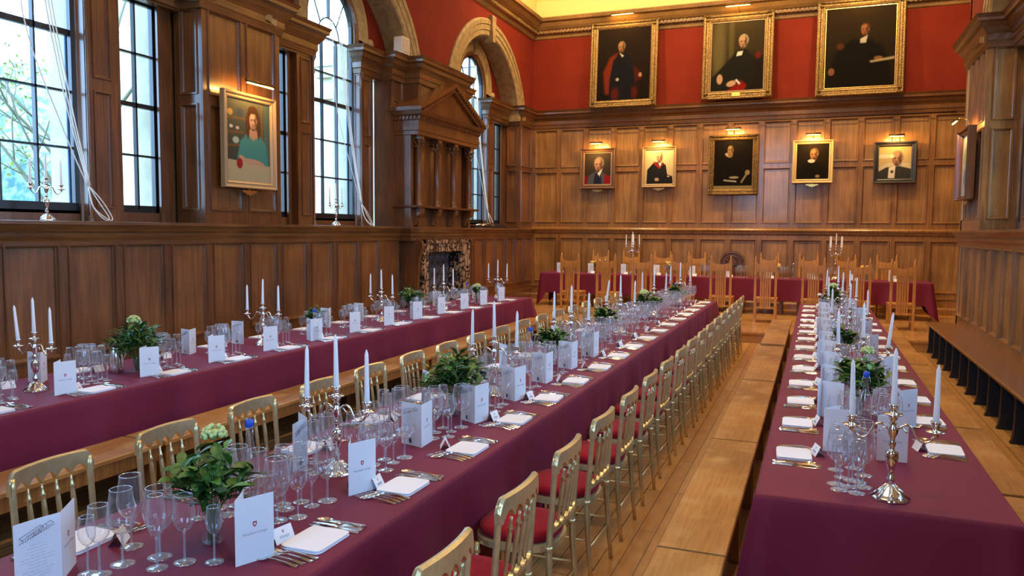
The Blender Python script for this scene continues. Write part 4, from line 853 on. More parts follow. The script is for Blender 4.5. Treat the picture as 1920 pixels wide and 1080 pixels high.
# ---- tall slatted oak chair
def oak_chair():
    t_ = empty('slatted_chair')
    for s_ in (-1, 1):
        m = MB(); m.box(-.022 + s_ * .185, .022 + s_ * .185, -.022, .022, 0, 1.17); m.lathe([(.020, 1.17), (.024, 1.18), (.014, 1.195), (.020, 1.215), (.013, 1.245), (.001, 1.285)], s_ * .185, 0, 0, 10); m.build('rear_post', chair_wood, t_)
        m = MB(); m.box(-.02 + s_ * .19, .02 + s_ * .19, .38, .42, 0, .44); m.build('front_leg', chair_wood, t_)
    m = MB(); n = 16; top = lambda u: 1.13 - .035 * sin(pi * u)
    v = []
    for i in range(n + 1): u = i / n; x = -.165 + .33 * u; v += [(x, -.012, .97), (x, -.012, top(u)), (x, .012, top(u)), (x, .012, .97)]
    m.add(v, [(i * 4 + j, i * 4 + (j + 1) % 4, (i + 1) * 4 + (j + 1) % 4, (i + 1) * 4 + j) for i in range(n) for j in range(4)]); m.build('crest_rail', chair_wood, t_)
    for k in range(5): m = MB(); x = -.082 + .041 * k; m.box(x - .0155, x + .0155, -.007, .007, .30, 1.0); m.build('back_slat', chair_wood, t_)
    m = MB(); m.box(-.165, .165, -.012, .012, .27, .31); m.build('back_rail', chair_wood, t_)
    m = MB(); m.box(-.215, .215, -.0, .44, .44, .465); m.box(-.19, .19, .02, .41, .38, .44); m.build('seat', chair_wood, t_)
    m = MB()
    for s_ in (-1, 1): m.box(s_ * .187 - .012, s_ * .187 + .012, .0, .40, .14, .17)
    m.box(-.165, .165, -.01, .01, .14, .17); m.build('stretcher', chair_wood, t_); return t_
oc = oak_chair()
fxs = [-4.75, -3.98, -3.24, -2.46, -1.70, -.87, -.02, .75, 1.46]
for k, x in enumerate(fxs): place(oc, (x, 15.55 if k != 8 else 15.4, DAIS_Z), random.uniform(-.04, .04), f'tall slatted oak chair in front of the high table, {ORD[k]} from the window wall', 'chair', 'slatted oak chairs along the front of the high table')
bxs = [-4.85, -4.10, -3.35, -2.56, -.96, -.14, .62, 1.42]
for k, x in enumerate(bxs): place(oc, (x, 18.42, DAIS_Z), pi, f'tall slatted oak chair behind the high table, {ORD[k]} from the window wall', 'chair', 'slatted oak chairs against the back wall')
# master's chair with round carved back
t_ = tag(empty('armchair', (-1.77, 18.40, DAIS_Z)), 'dark armchair with a round carved back behind the middle of the high table', 'chair')
m = MB(); m.box(-.3, .3, -.42, .04, .40, .46); m.build('seat', oak_dark_shaded, t_)
m = MB(); pts = [(-.26, .46)] + [(.27 * cos(a), 1.05 + .25 * sin(a)) for a in [pi - pi * i / 24 for i in range(25)]] + [(.26, .46)]; m.prism(pts, -.0, .04, 'y')
m.tube([(.23 * cos(pi * i / 20), -.012, 1.05 + .21 * sin(pi * i / 20)) for i in range(21)], .012, 6); m.tube([(.14 * cos(2 * pi * i / 20), -.012, 1.08 + .11 * sin(2 * pi * i / 20)) for i in range(21)], .010, 6)
for k in range(8): m.ball((.10 * cos(pi * k / 4), -.01, 1.08 + .08 * sin(pi * k / 4)), .022, 0, 6)
m.build('backrest', oak_dark_shaded, t_)
for sx in (-.26, .26):
    for sy in (-.38, 0): m = MB(); m.box(sx - .025, sx + .025, sy - .025, sy + .025, 0, .40); m.build('leg', oak_dark_shaded, t_)
    m = MB(); m.box(sx - .025, sx + .025, -.40, .02, .66, .69); m.box(sx - .02, sx + .02, -.38, -.34, .46, .66); m.build('armrest', oak_dark_shaded, t_)

# ---- benches
def bench(x0, x1, y0, y1, label, tagm=False):
    L = y1 - y0; w = x1 - x0; t_ = tag(empty('oak_bench', ((x0 + x1) / 2, y0, 0)), label, 'bench'); h = w / 2
    m = MB(); m.prism([(-h + .006, .452), (h - .006, .452), (h, .446), (h, .424), (h - .008, .418), (-h + .008, .418), (-h, .424), (-h, .446)], 0, L, 'y'); m.build('seat', bench_wood, t_)
    m = MB(); m.box(-h + .02, -h + .04, .02, L - .02, .33, .42); m.box(h - .04, h - .02, .02, L - .02, .33, .42); m.build('apron', oak, t_)
    for q in (.03, L / 2, L - .07):
        m = MB(); m.prism([(-h + .025, 0), (-h + .08, 0), (-.03, .08), (.03, .08), (h - .08, 0), (h - .025, 0), (h - .03, .418), (-h + .03, .418)], q, q + .04, 'y'); m.build('leg', oak, t_)
    if tagm: m = MB(); m.box(.005, .04, .024, .029, .35, .395); o = m.build('number_tag', copper, t_); o['label'] = 'white paper number tag'
yj = [(1.3, 3.48), (3.50, 5.51), (5.53, 7.87), (7.92, 10.4), (10.6, 13.65)]
for k, (a, b_) in enumerate(yj): bench(-.635, -.325, a, b_, f'worn oak bench in the aisle beside the burgundy table, {ORD[k]} from the near end', k == 1)
for k, (a, b_) in enumerate([(2.0, 4.9), (4.95, 6.54), (6.57, 9.55), (9.6, 13.8)]): bench(.86, 1.20, a, b_, f'oak bench between the end table and the wall seat, {ORD[k]} from the near end')
for k, (a, b_) in enumerate([(1.3, 3.96), (3.99, 7.9), (7.93, 12.2)]): bench(-4.42, -4.05, a, b_, f'oak bench in front of the window table, {ORD[k]} from the near end')
# wall seat along the right side
t_ = tag(empty('wall_bench', (1.9, 14, 0)), 'long dark polished seat built against the panelled wall on black supports', 'bench')
m = MB(); x0, x1 = 1.68 - 1.9, 2.10 - 1.9
m.prism([(x0 + .02, .49), (x1, .49), (x1, .455), (x0 + .03, .445), (x0 + .01, .452), (x0, .465), (x0, .48)], -18, .0, 'y'); m.build('seat', mat('brown_polished_bench', (.17, .075, .03), .33, coat=.3), t_)
m = MB(); m.box(x0 + .17, x0 + .20, -18, 0, 0, .45); m.build('back_board', black, t_)
sm = MB(); sm.prism([(x0 + .035, .03), (x0 + .02, 0), (x1, 0), (x1, .45), (x0 + .03, .45), (x0 + .05, .40), (x0 + .045, .1)], -.035, .035, 'y'); sme = sm.mesh('support', black)
for k in range(30): mobj('support', sme, t_, (0, -.05 - .58 * k, 0))

# ================================================================== TABLEWARE
Z0 = TZ + .001
def candelabrum(H=.41, R=.16, arms=2, k=1.0):
    t_ = empty('candelabrum')
    m = MB(); m.lathe([(.072, 0), (.075, .006), (.060, .014), (.048, .026), (.036, .042), (.022, .055), (.014, .064), (.001, .066)], seg=24)
    for i in range(8): a = 2 * pi * i / 8; m.tube([(.074 * cos(a), .074 * sin(a), .006), (.045 * cos(a), .045 * sin(a), .032), (.02 * cos(a), .02 * sin(a), .060)], [.004, .005, .003], 5)
    m.v = [(x * (1 + .06 * cos(8 * atan2(y, x))), y * (1 + .06 * cos(8 * atan2(y, x))), z) for x, y, z in m.v]; m.build('base', silver, t_)
    m = MB(); s_ = (H - .06) / .35
    pr = [(.012, 0), (.010, .012), (.017, .022), (.019, .03), (.010, .04), (.012, .05), (.008, .056), (.018, .075), (.024, .10), (.027, .125), (.024, .135), (.027, .14), (.012, .148), (.009, .16), (.013, .172), (.016, .18), (.009, .19), (.011, .205), (.020, .222), (.022, .24), (.024, .246), (.012, .255), (.016, .266), (.010, .276), (.018, .288), (.020, .298), (.010, .308), (.001, .31)]
    m.lathe([(r, .06 + z * s_) for r, z in pr], seg=18); m.build('stem', silver, t_)
    def cup(m, x, y, z): m.lathe([(.004, -.03), (.012, -.022), (.008, -.014), (.034, -.008), (.038, -.002), (.034, -.001), (.010, .002), (.015, .014), (.013, .024), (.019, .030), (.022, .040), (.019, .041), (.012, .038), (.001, .036)], x, y, z, 16)
    m = MB(); cup(m, 0, 0, H - .041); m.build('candle_socket', silver, t_)
    zc = .06 + .245 * s_
    angs = [0, pi] if arms == 2 else [2 * pi * i / arms + .35 for i in range(arms)]
    for a in angs:
        m = MB(); c_, s__ = cos(a), sin(a); pts = []
        for i in range(19):
            u = i / 18; r = .018 + (R - .018) * u; z = zc + .018 * sin(pi * min(1, u * 2.2)) * (1 if u < .46 else 0) - (.048 * sin(pi * max(0, (u - .38) / .62)) if u > .38 else 0) + (H - .06 - .041 - .02 - zc) * max(0, (u - .6) / .4) ** 1.5
            pts.append((r * c_, r * s__, z))
        m.tube(pts, [.0055] * 12 + [.005, .0048, .0045, .0045, .005, .006, .008], 8)
        m.tube([(.018 * c_ + .06 * c_ * i / 8, .018 * s__ + .06 * s__ * i / 8, zc - .006 + .010 * sin(i * .9)) for i in range(6)], .003, 5); am = m.build('arm', silver, t_)
        m = MB(); cup(m, R * c_, R * s__, H - .06 - .041); m.build('candle_socket', silver, am)
    t_['tips'] = [0.0]
    return t_
cd3 = candelabrum(); cd5 = candelabrum(.72, .15, 4)
m = MB(); m.lathe([(.011, -.006), (.0125, .0), (.0125, .01), (.0085, .215), (.0035, .232), (.001, .238)], seg=12); cb = empty('taper_candle'); m.build('wax', wax, cb)
m = MB(); m.tube([(0, 0, .236), (.0, .0005, .243)], .0012, 5); m.build('wick', wick, cb)
def put_candelabrum(x, y, z, rz, label, where, big=False, tilts={}):
    place(cd5 if big else cd3, (x, y, z), rz, label, 'candelabrum', 'tall candelabra on the high table' if big else 'silver candelabra')
    H, R, n = (.72, .15, 4) if big else (.41, .16, 2)
    spots = [(0, 0, H, 'centre')] + ([(R, 0, H - .06, 'aisle side'), (-R, 0, H - .06, 'window side')] if not big else [(R * cos(2 * pi * i / 4 + .35), R * sin(2 * pi * i / 4 + .35), H - .06, ('aisle side', 'wall side', 'window side', 'hall side')[i]) for i in range(4)])
    for k, (dx, dy, dz, nm) in enumerate(spots):
        o = place(cb, (x + dx * cos(rz) - dy * sin(rz), y + dx * sin(rz) + dy * cos(rz), z + dz), 0, f'white taper candle in the {nm} socket of the {where}', 'candle', 'white taper candles')
        a = tilts.get(k, random.uniform(-.02, .02)); o.rotation_euler = (random.uniform(-.015, .015), a, 0)
mid_c = [3.01, 4.90, 6.70, 8.60, 10.55, 12.75]; lf_c = [3.77, 6.15, 8.37, 10.1, 12.15]; rt_c = [3.62, 5.95, 8.30, 10.6, 12.6]
for k, y in enumerate(mid_c): put_candelabrum(-2.03, y, Z0, random.uniform(-.06, .06), f'three branched silver candelabrum, {ORD[k]} from the near end of the middle table', f'{ORD[k]} candelabrum on the middle table', tilts={3: {2: .12}}.get(k, {}))
for k, y in enumerate(lf_c): put_candelabrum(-4.98, y, Z0, random.uniform(-.2, .2) + .1, f'three branched silver candelabrum, {ORD[k]} from the near end of the window table', f'{ORD[k]} candelabrum on the window table', tilts={0: {2: -.10}}.get(k, {}))
for k, y in enumerate(rt_c): put_candelabrum(.33, y, Z0, random.uniform(-.08, .08), f'three branched silver candelabrum, {ORD[k]} from the near end of the bench table', f'{ORD[k]} candelabrum on the bench table', tilts={1: {1: .10}}.get(k, {}))
HZ = DAIS_Z + Z0
put_candelabrum(-3.87, 17.5, HZ, 0, 'tall many branched candelabrum on the high table nearer the fireplace', 'high table candelabrum nearer the fireplace', True)
put_candelabrum(.39, 17.5, HZ, .5, 'tall many branched candelabrum on the high table nearer the alcove', 'high table candelabrum nearer the alcove', True)
for k, (x, y) in enumerate(((-6.86, 5.37), (-6.86, 10.2))): put_candelabrum(x, y, 1.951, pi / 2, ('silver candelabrum on the ledge of the near window', 'silver candelabrum on the ledge of the middle arched window')[k], ('near window candelabrum', 'middle window candelabrum')[k])

# ---- stemmed glasses (thin shells with a bright rim)
def glass_meshes(prof, foot, zb, rs):
    m = MB(); m.lathe([p for p in prof], seg=20, cap=False); bowl = m
    r, z = prof[-1]; bowl.tube([(r * cos(2 * pi * i / 20), r * sin(2 * pi * i / 20), z) for i in range(21)], .0016, 4, 1)
    st = MB(); st.lathe([(.010, .003), (.005, .008), (rs, .02), (rs, zb - .012), (rs * 1.6, zb - .003), (.001, zb + .004)], seg=8, cap=False)
    ft = MB(); ft.lathe([(foot, 0), (foot, .0015), (foot * .6, .003), (.010, .005), (.001, .006)], seg=20, cap=False)
    return bowl, st, ft
GL = {
    'red_wine_glass': ([(.002, .105), (.022, .111), (.038, .130), (.0455, .155), (.0460, .172), (.043, .200), (.038, .230), (.0345, .258)], .039, .105, .0040),
    'white_wine_glass': ([(.002, .108), (.018, .115), (.031, .134), (.0365, .156), (.0365, .172), (.033, .20), (.029, .232)], .036, .108, .0038),
    'water_goblet': ([(.002, .095), (.026, .102), (.044, .126), (.0515, .155), (.051, .180), (.046, .212), (.0405, .245)], .040, .095, .0042),
    'champagne_flute': ([(.002, .105), (.016, .113), (.026, .138), (.0295, .165), (.0295, .188), (.0265, .22), (.0235, .248)], .034, .105, .0036),
    'port_glass': ([(.002, .095), (.014, .102), (.024, .120), (.0275, .138), (.0272, .153), (.024, .178), (.0215, .192)], .031, .095, .0034)}
GPRO = {}
for nm, a in GL.items():
    bo, st, ft = glass_meshes(*a)
    e = empty(nm); bo.build('bowl', [glass, glassrim], e); st.build('stem', glassrim, e); ft.build('foot', glassrim, e)
    one = MB(); one.lathe(a[0], seg=14, cap=False); r, z = a[0][-1]; one.tube([(r * cos(2 * pi * i / 14), r * sin(2 * pi * i / 14), z) for i in range(15)], .0014, 4, 1)
    one.lathe([(a[1], 0), (a[1] * .5, .003), (.006, .008), (a[3], .02), (a[3], a[2] - .01), (.006, a[2])], seg=10, cap=False, mi=1)
    GPRO[nm] = (e, one.build(nm, [glass, glassrim]))
def put_glass(nm, x, y, z, seat, gname, near):
    word = {'red_wine_glass': 'large red wine glass', 'white_wine_glass': 'tall white wine glass', 'water_goblet': 'wide water goblet', 'port_glass': 'small port glass', 'champagne_flute': 'slender tulip glass'}[nm]
    place(GPRO[nm][0 if near else 1], (x, y, z), random.uniform(0, 6), f'{word} at the {seat}', 'glass', gname)

# ---- cutlery
def strip(sec):  # sections (x, z, halfwidth, thickness)
    m = MB(); v = []
    for x, z, w_, t_ in sec: v += [(x, -w_, z), (x, w_, z), (x, w_ * .7, z + t_), (x, -w_ * .7, z + t_)]
    n = len(sec); m.add(v, [(i * 4 + j, i * 4 + (j + 1) % 4, (i + 1) * 4 + (j + 1) % 4, (i + 1) * 4 + j) for i in range(n - 1) for j in range(4)], 0, False); m.add(v[:4], [(3, 2, 1, 0)]); m.add(v[-4:], [(0, 1, 2, 3)]); return m
m = strip([(0, .001, .0085, .003), (.01, .001, .0095, .003), (.05, .006, .006, .003), (.10, .010, .0032, .003), (.125, .009, .0035, .003), (.135, .006, .009, .002), (.15, .003, .0118, .002), (.158, .003, .012, .002)])
for k in range(4): y = -.0100 + .0067 * k; m.tube([(.156, y, .004), (.175, y, .004), (.198, y * .96, .009)], [.0016, .0015, .0008], 5)
fork = m.build('fork', steel)
m = strip([(0, .001, .0095, .006), (.01, .001, .0095, .007), (.09, .001, .007, .007), (.105, .001, .006, .005), (.115, .001, .009, .002), (.17, .001, .0105, .0016), (.20, .001, .009, .0014), (.222, .001, .002, .001)]); knife = m.build('knife', steel)
m = strip([(0, .001, .0085, .003), (.01, .001, .0095, .003), (.05, .006, .006, .003), (.10, .010, .003, .003), (.128, .008, .003, .0025)])
v = []; R_, C_ = 6, 16
for i in range(R_ + 1):
    for k in range(C_): a = 2 * pi * k / C_; r = i / R_; v.append((.158 + .032 * r * cos(a), .021 * r * sin(a), .003 + .007 * r * r))
m.add(v, [(i * C_ + k, i * C_ + (k + 1) % C_, (i + 1) * C_ + (k + 1) % C_, (i + 1) * C_ + k) for i in range(R_) for k in range(C_)], 0, True); spoon = m.build('spoon', steel)

# ---- napkin, place card, menu
m = MB()
for q, (z0, z1, ins) in enumerate(((0, .0035, 0), (.0038, .0075, .002), (.0078, .0125, .001))):
    hx, hy = .085 - ins, .105 - ins; n = 40; ring = []
    for i in range(n):
        a = 2 * pi * i / n; ca, sa = cos(a), sin(a); ring.append((hx * (abs(ca) ** .22) * (1 if ca > 0 else -1), hy * (abs(sa) ** .22) * (1 if sa > 0 else -1)))
    zz = [z0, (z0 + z1) / 2, z1]; v = [(x * (1 if k == 1 else .985), y * (1 if k == 1 else .985), z + (.001 * sin(x * 40) * (k == 2))) for k, z in enumerate(zz) for x, y in ring]
    m.add(v, [(k * n + i, k * n + (i + 1) % n, (k + 1) * n + (i + 1) % n, (k + 1) * n + i) for k in range(2) for i in range(n)], 0, True); m.add(v[2 * n:], [tuple(range(n))]); m.add(v[:n], [tuple(range(n))[::-1]])
napkin = m.build('napkin', linen)
# printed matter
SHIELD = [(-1, 1), (1, 1), (1, -.1), (.75, -.65), (0, -1.2), (-.75, -.65), (-1, -.1)]
def text_mesh(s, size, name='lettering'):
    c = bpy.data.curves.new(name, 'FONT'); c.body = s; c.size = size; c.align_x = 'CENTER'; c.resolution_u = 2
    o = bpy.data.objects.new(name, c); COL.objects.link(o); bpy.context.view_layer.update()
    me = bpy.data.meshes.new_from_object(o.evaluated_get(bpy.context.evaluated_depsgraph_get())); bpy.data.objects.remove(o); me.materials.clear(); me.materials.append(inkgrey); me.name = name; return me
def card_print(parent, w, h, origin, ax, nrm, small=False):
    """Crest and college name on a card face: origin = face centre, ax = reading direction, nrm = outward."""
    O, A_, Nn = Vector(origin), Vector(ax), Vector(nrm); Zv = Nn.cross(A_) if abs(Nn.z) > .3 or True else Vector((0, 0, 1))
    s_ = .0075 if not small else .0045; m = MB(); up = h * (.10 if not small else .18)
    f = lambda u, v, d: tuple(O + A_ * u + Zv * v + Nn * d)
    for k, (sc_, dd, mi) in enumerate(((1, .0006, 1), (.86, .0010, 0), (.42, .0014, 2))):
        m.add([f(x * s_ * sc_, up + y * s_ * sc_ * 1.25, dd) for x, y in SHIELD], [tuple(range(7))[::-1]], mi)
    m.build('crest', [crestred, inkgrey, card], parent)
    return f, Zv
TXT = text_mesh('Mansfield College', .0125)
def menu_card(fold=1.0):
    t_ = empty('menu_card'); m = MB(); w, h, th = .14, .225, .0008      # spine at origin; cover leaf along +y (faces +x), back leaf along -x
    m.prism([(0, 0), (.012, w), (.012 - th, w), (-th, 0)], 0, h, 'z'); cov = m.build('cover_leaf', card, t_)
    m = MB(); pts = [(0, 0)] + [(-w * i / 8 * .97, .004 * sin(pi * i / 8) - .035 * (i / 8)) for i in range(1, 9)]; bl = Matrix.Rotation(-fold, 4, 'Z')
    def turn(m): m.v = [tuple(bl @ Vector(q_)) for q_ in m.v]; return m
    m.prism(pts + [(x, y + th) for x, y in pts[::-1]], 0, h, 'z'); bkl = turn(m).build('back_leaf', card, t_)
    A_ = Vector((.012, w, 0)).normalized(); Nn = Vector((A_.y, -A_.x, 0))
    cen = Vector((.006, w / 2, h * .48)); card_print(cov, w, h, cen, A_, Nn)
    o = mobj('lettering', TXT, cov); Zv = Vector((0, 0, 1))
    o.matrix_local = Matrix(((A_.x, Zv.x, Nn.x, cen.x + Nn.x * .0008), (A_.y, Zv.y, Nn.y, cen.y + Nn.y * .0008), (0, 1, 0, h * .48 - .012), (0, 0, 0, 1)))
    # back leaf: college sketch, lines of text and a round seal
    B_ = Vector((1, .0, 0)); m = MB(); rnd = random.Random(2)
    def q(x, z, x2, z2, r=.0006, y=-.041): m.tube([(x, y + .035 * (1 + x / w), z), (x2, y + .035 * (1 + x2 / w), z2)], r, 3, 0, False)
    for i in range(11):
        z = h * (.66 - .045 * i); a = rnd.uniform(.02, .05); x = -w + a
        while x < -a: x2 = x + rnd.uniform(.006, .018); q(x, z, min(x2, -a), z, .0006); x = x2 + .003
    turn(m).build('text_lines', inkgrey, bkl)
    m = MB()
    for a, b_, c_, d_ in ((-.12, .18, -.06, .205), (-.06, .205, -.05, .195), (-.12, .18, -.112, .172), (-.112, .172, -.05, .195), (-.10, .18, -.03, .21), (-.09, .172, -.025, .20), (-.03, .21, -.02, .20), (-.115, .176, -.11, .166), (-.08, .186, -.074, .176), (-.065, .193, -.06, .182), (-.045, .205, -.04, .196)): q(a, b_, c_, d_, .0008)
    for i in range(14): x = -.12 + .0075 * i; z = .172 + .0024 * i; q(x, z - .012, x + .004, z - .008 + rnd.uniform(0, .004), .0009)
    turn(m).build('sketch', ink, bkl)
    m = MB(); m.add([(-.07 + .012 * cos(2 * pi * i / 20), -.0245, .028 + .014 * sin(2 * pi * i / 20)) for i in range(20)], [tuple(range(20))]); turn(m).build('seal', ink, bkl)
    return t_
menu = menu_card(.65); menu_shut = menu_card(1.0); menu_open = menu_card(-.44)
def place_card():
    t_ = empty('place_card'); m = MB(); w, h = .088, .058; dx = .026
    hh = sqrt(h * h - dx * dx); v = [(dx, -w / 2, 0), (dx, w / 2, 0), (0, w / 2, hh), (0, -w / 2, hh), (-dx, w / 2, 0), (-dx, -w / 2, 0)]; m.add(v, [(0, 1, 2, 3), (3, 2, 4, 5)]); pc_ = m.build('card', card, t_)
    Nn = Vector((hh, 0, dx)).normalized(); cen = Vector((dx / 2, 0, hh / 2)); card_print(pc_, w, h, cen, (0, 1, 0), Nn, True)
    m = MB(); U = Vector((0, 1, 0)); V_ = Vector((-dx, 0, hh)).normalized(); pts = [cen + U * (-.022 + .044 * i / 26) + V_ * (-.008 + .005 * sin(i * 1.5) * (1 if i % 5 else 1.6)) + Nn * .0006 for i in range(27)]
    m.tube([tuple(p) for p in pts], .0006, 3); m.build('handwriting', inkgrey, pc_); return t_
pcard = place_card()

# ---- flowers, bottles, jugs
def leaf(m, p, d, L, w_, rnd, mi=0):
    d = d.normalized(); s_ = d.cross(Vector((rnd.uniform(-.3, .3), rnd.uniform(-.3, .3), 1))).normalized(); up = s_.cross(d).normalized(); rows = []
    for i, (t_, k) in enumerate(((0, .1), (.25, .75), (.5, 1), (.75, .72), (1, .04))):
        c = p + d * L * t_ - Vector((0, 0, 1)) * (L * .25 * t_ * t_); rows.append([tuple(c - s_ * w_ * k + up * w_ * .3 * k), tuple(c), tuple(c + s_ * w_ * k + up * w_ * .3 * k)])
    v = [q for r in rows for q in r]; m.add(v, [(i * 3 + j, i * 3 + j + 1, (i + 1) * 3 + j + 1, (i + 1) * 3 + j) for i in range(4) for j in range(2)], mi, True)
def bouquet(name, x, y, z, R, H, label, nleaf=110, blooms=(), vh=.11, vr=.036, L=.085, lw=.018, seed=0, fill=None, cat='flowers'):
    rnd = random.Random(seed); nleaf = int(nleaf * 1.7); L *= 1.1; lw *= 1.1; t_ = tag(empty(name, (x, y, z)), label, cat)
    m = MB(); m.lathe([(vr * .95, .002), (vr, .01), (vr * .9, vh * .5), (vr * 1.05, vh)], seg=20, cap=False); m.lathe([(.001, .004), (vr * .93, .004)], seg=20, cap=False); m.tube([(vr * 1.05 * cos(2 * pi * i / 20), vr * 1.05 * sin(2 * pi * i / 20), vh) for i in range(21)], .0012, 4); m.build('glass_vase', vaseglass, t_)
    st = MB(); fo = MB()
    nst = max(8, nleaf // 8)
    for k in range(nst):
        a = rnd.uniform(0, 2 * pi); e = rnd.uniform(.05, 1) ** .6; top = Vector((R * .80 * e * cos(a), R * .80 * e * sin(a), vh + (H - vh) * (1 - .55 * e * e) * rnd.uniform(.70, 1.0)))
        b0 = Vector((rnd.uniform(-.015, .015), rnd.uniform(-.015, .015), .01)); mid = Vector((top.x * .22, top.y * .22, vh + .02)); st.tube([tuple(b0), tuple(mid), tuple(top)], [.002, .002, .0012], 5)
        for q in range(nleaf // nst):
            u = .25 + .75 * (q + rnd.random()) / (nleaf // nst); p = mid + (top - mid) * min(u, 1); b_ = rnd.uniform(0, 2 * pi); d = (top - mid).normalized() * .7 + Vector((cos(b_), sin(b_), rnd.uniform(-.2, .5))); leaf(fo, p, d, L * rnd.uniform(.7, 1.15), lw * rnd.uniform(.8, 1.1), rnd, 1 if rnd.random() < .16 else 0)
    st.build('stems', stemm, t_); fo.build('foliage', [leafd, leafl], t_)
    for (bx_, by_, bz_, br_, mt) in blooms:
        b = MB(); b.ball((bx_, by_, bz_), br_ * .62, 0, 10, .7)
        for k in range(46):
            a, e = rnd.uniform(0, 2 * pi), rnd.uniform(-.2, 1); r_ = br_ * sqrt(1 - max(e, 0) ** 2) ; b.ball((bx_ + r_ * .9 * cos(a), by_ + r_ * .9 * sin(a), bz_ + br_ * .7 * e), br_ * .2, 0, 6)
        b.build('blossom', mt, t_)
    return t_
G = flowerm
bouquet('flower_vase', -1.985, 2.16, Z0, .20, .39, 'low vase of bay leaves with pale green flower head, near end of middle table', 130, [(-.03, .05, .38, .045, G)], seed=1)
bouquet('flower_vase', -2.04, 4.27, Z0, .27, .40, 'widest bay leaf bouquet, between the first two candelabra of the middle table', 210, seed=2)
bouquet('flower_vase', -2.05, 6.23, Z0, .20, .33, 'leafy bouquet on the middle table between its second and third candelabra', 110, seed=3)
bouquet('flower_vase', -2.06, 8.0, Z0, .20, .34, 'leafy bouquet on the middle table between its third and fourth candelabra', 110, seed=4)
bouquet('flower_vase', -2.04, 10.15, Z0, .26, .36, 'bouquet with a lime green flower head towards the dais end of the middle table', 130, [(-.02, -.08, .33, .06, G)], seed=5)
bouquet('flower_vase', -1.98, 12.1, Z0, .20, .33, 'last small bouquet on the middle table, in front of the dais', 90, seed=6)
bouquet('flower_vase', -4.92, 4.58, Z0, .27, .41, 'tall dark green bouquet beside the silver jug on the window table', 200, [(-.05, .02, .40, .05, G)], seed=7, L=.10, lw=.013)
bouquet('flower_vase', -5.02, 7.05, Z0, .13, .32, 'small leafy bouquet behind the clear bottle on the window table', 70, seed=8, L=.07)
bouquet('flower_vase', -5.06, 9.25, Z0, .25, .37, 'bushy bouquet in front of the fireplace on the window table', 160, seed=9)
bouquet('flower_vase', -4.9, 11.1, Z0, .12, .30, 'small bouquet with one round lime flower near the dais end of the window table', 50, [(.02, -.03, .27, .055, G)], seed=10, L=.06)
bouquet('flower_vase', .29, 5.25, Z0, .24, .40, 'large bay leaf bouquet with lime flower tops behind the blue capped bottle', 170, [(.03, .0, .40, .04, G)], seed=11)
bouquet('flower_vase', .27, 7.3, Z0, .11, .36, 'narrow upright leafy bouquet halfway along the bench table', 60, seed=12, L=.10)
bouquet('flower_vase', .24, 11.6, Z0, .20, .40, 'bouquet with lime flower head and white rose at the dais end, bench table', 110, [(0, 0, .40, .06, G), (-.17, -.05, .28, .03, flowerw)], seed=13)
for k, (x, mt, lab) in enumerate(((-4.72, flowery, 'squat vase of cream roses on the high table nearest the window wall'), (-3.0, flowery, 'squat vase of pale yellow roses between the first tall candelabrum and the master chair'), (-.80, flowery, 'squat vase of yellow roses just alcove side of the master chair'), (.98, flowery, 'clear bowl of yellow roses nearest the alcove end of the high table'))):
    bouquet('rose_bowl', x, 17.42, HZ, .13, .24, lab, 30, [(random.Random(k * 9 + i).uniform(-.10, .10), random.Random(k * 5 + i).uniform(-.06, .06), .22 + .03 * (i % 3), .032, mt) for i in range(8)], vh=.12, vr=.06, L=.05, seed=20 + k)
def bottle_proto(cap, nm):
    t_ = empty('glass_bottle'); m = MB(); m.lathe([(.037, .002), (.040, .01), (.040, .14), (.034, .17), (.018, .215), (.014, .25), (.014, .285)], seg=20, cap=False); m.lathe([(.001, .004), (.037, .004)], seg=20, cap=False); m.lathe([(.014, .28), (.018, .284), (.018, .292), (.014, .296)], seg=16, cap=False); m.build('bottle_body', vaseglass, t_)
    m = MB(); m.lathe([(.0175, .292), (.0185, .297), (.0185, .318), (.012, .326), (.001, .328)], seg=16); stp = m.build('stopper', cap, t_)
    m = MB(); m.tube([(.017, 0, .30), (.024, 0, .26), (.018, 0, .245)], .0015, 5); m.tube([(-.017, 0, .30), (-.024, 0, .26), (-.018, 0, .245)], .0015, 5); m.build('wire_clip', steel, stp); return t_
bb = bottle_proto(bluecap, 0); bc = bottle_proto(silver, 1)
for x, y, lab in ((-2.20, 2.62, 'clear water bottle with blue stopper behind the near bouquet of the middle table'), (.30, 4.95, 'clear water bottle with blue stopper in front of the bouquet on the bench table'), (.20, 7.15, 'blue stoppered bottle beside the narrow bouquet on the bench table'), (-2.2, 6.1, 'blue stoppered bottle beside the third bouquet of the middle table'), (-2.12, 8.1, 'blue stoppered bottle beside the fourth bouquet of the middle table'), (-2.02, 12.3, 'blue stoppered bottle at the dais end of the middle table'), (-5.0, 10.95, 'blue stoppered bottle at the dais end of the window table'), (-4.72, 6.62, 'clear bottle with blue stopper in front of the small bouquet, window table')):
    place(bb, (x, y, Z0), random.uniform(0, 3), lab, 'bottle', 'blue stoppered water bottles')
for x, lab in ((-4.47, 'swing top bottle on the high table behind its first chair'), (-2.15, 'swing top bottle beside the master chair place'), (-.42, 'swing top bottle standing clear between two chairs of the high table')):
    place(bc, (x, 17.38, HZ), 0, lab, 'bottle', 'clear swing top bottles')
t_ = tag(empty('water_jug', (-5.06, 4.5, Z0)), 'polished silver jug beside the dark bouquet on the window table', 'jug')
m = MB(); m.lathe([(.055, 0), (.058, .01), (.058, .05), (.052, .13), (.040, .19), (.034, .22), (.038, .24)], seg=24); m.build('body', silver, t_); m = MB(); m.tube([(0, .038, .22), (0, .09, .20), (0, .095, .12), (0, .055, .07)], .006, 8); m.build('handle', silver, t_)
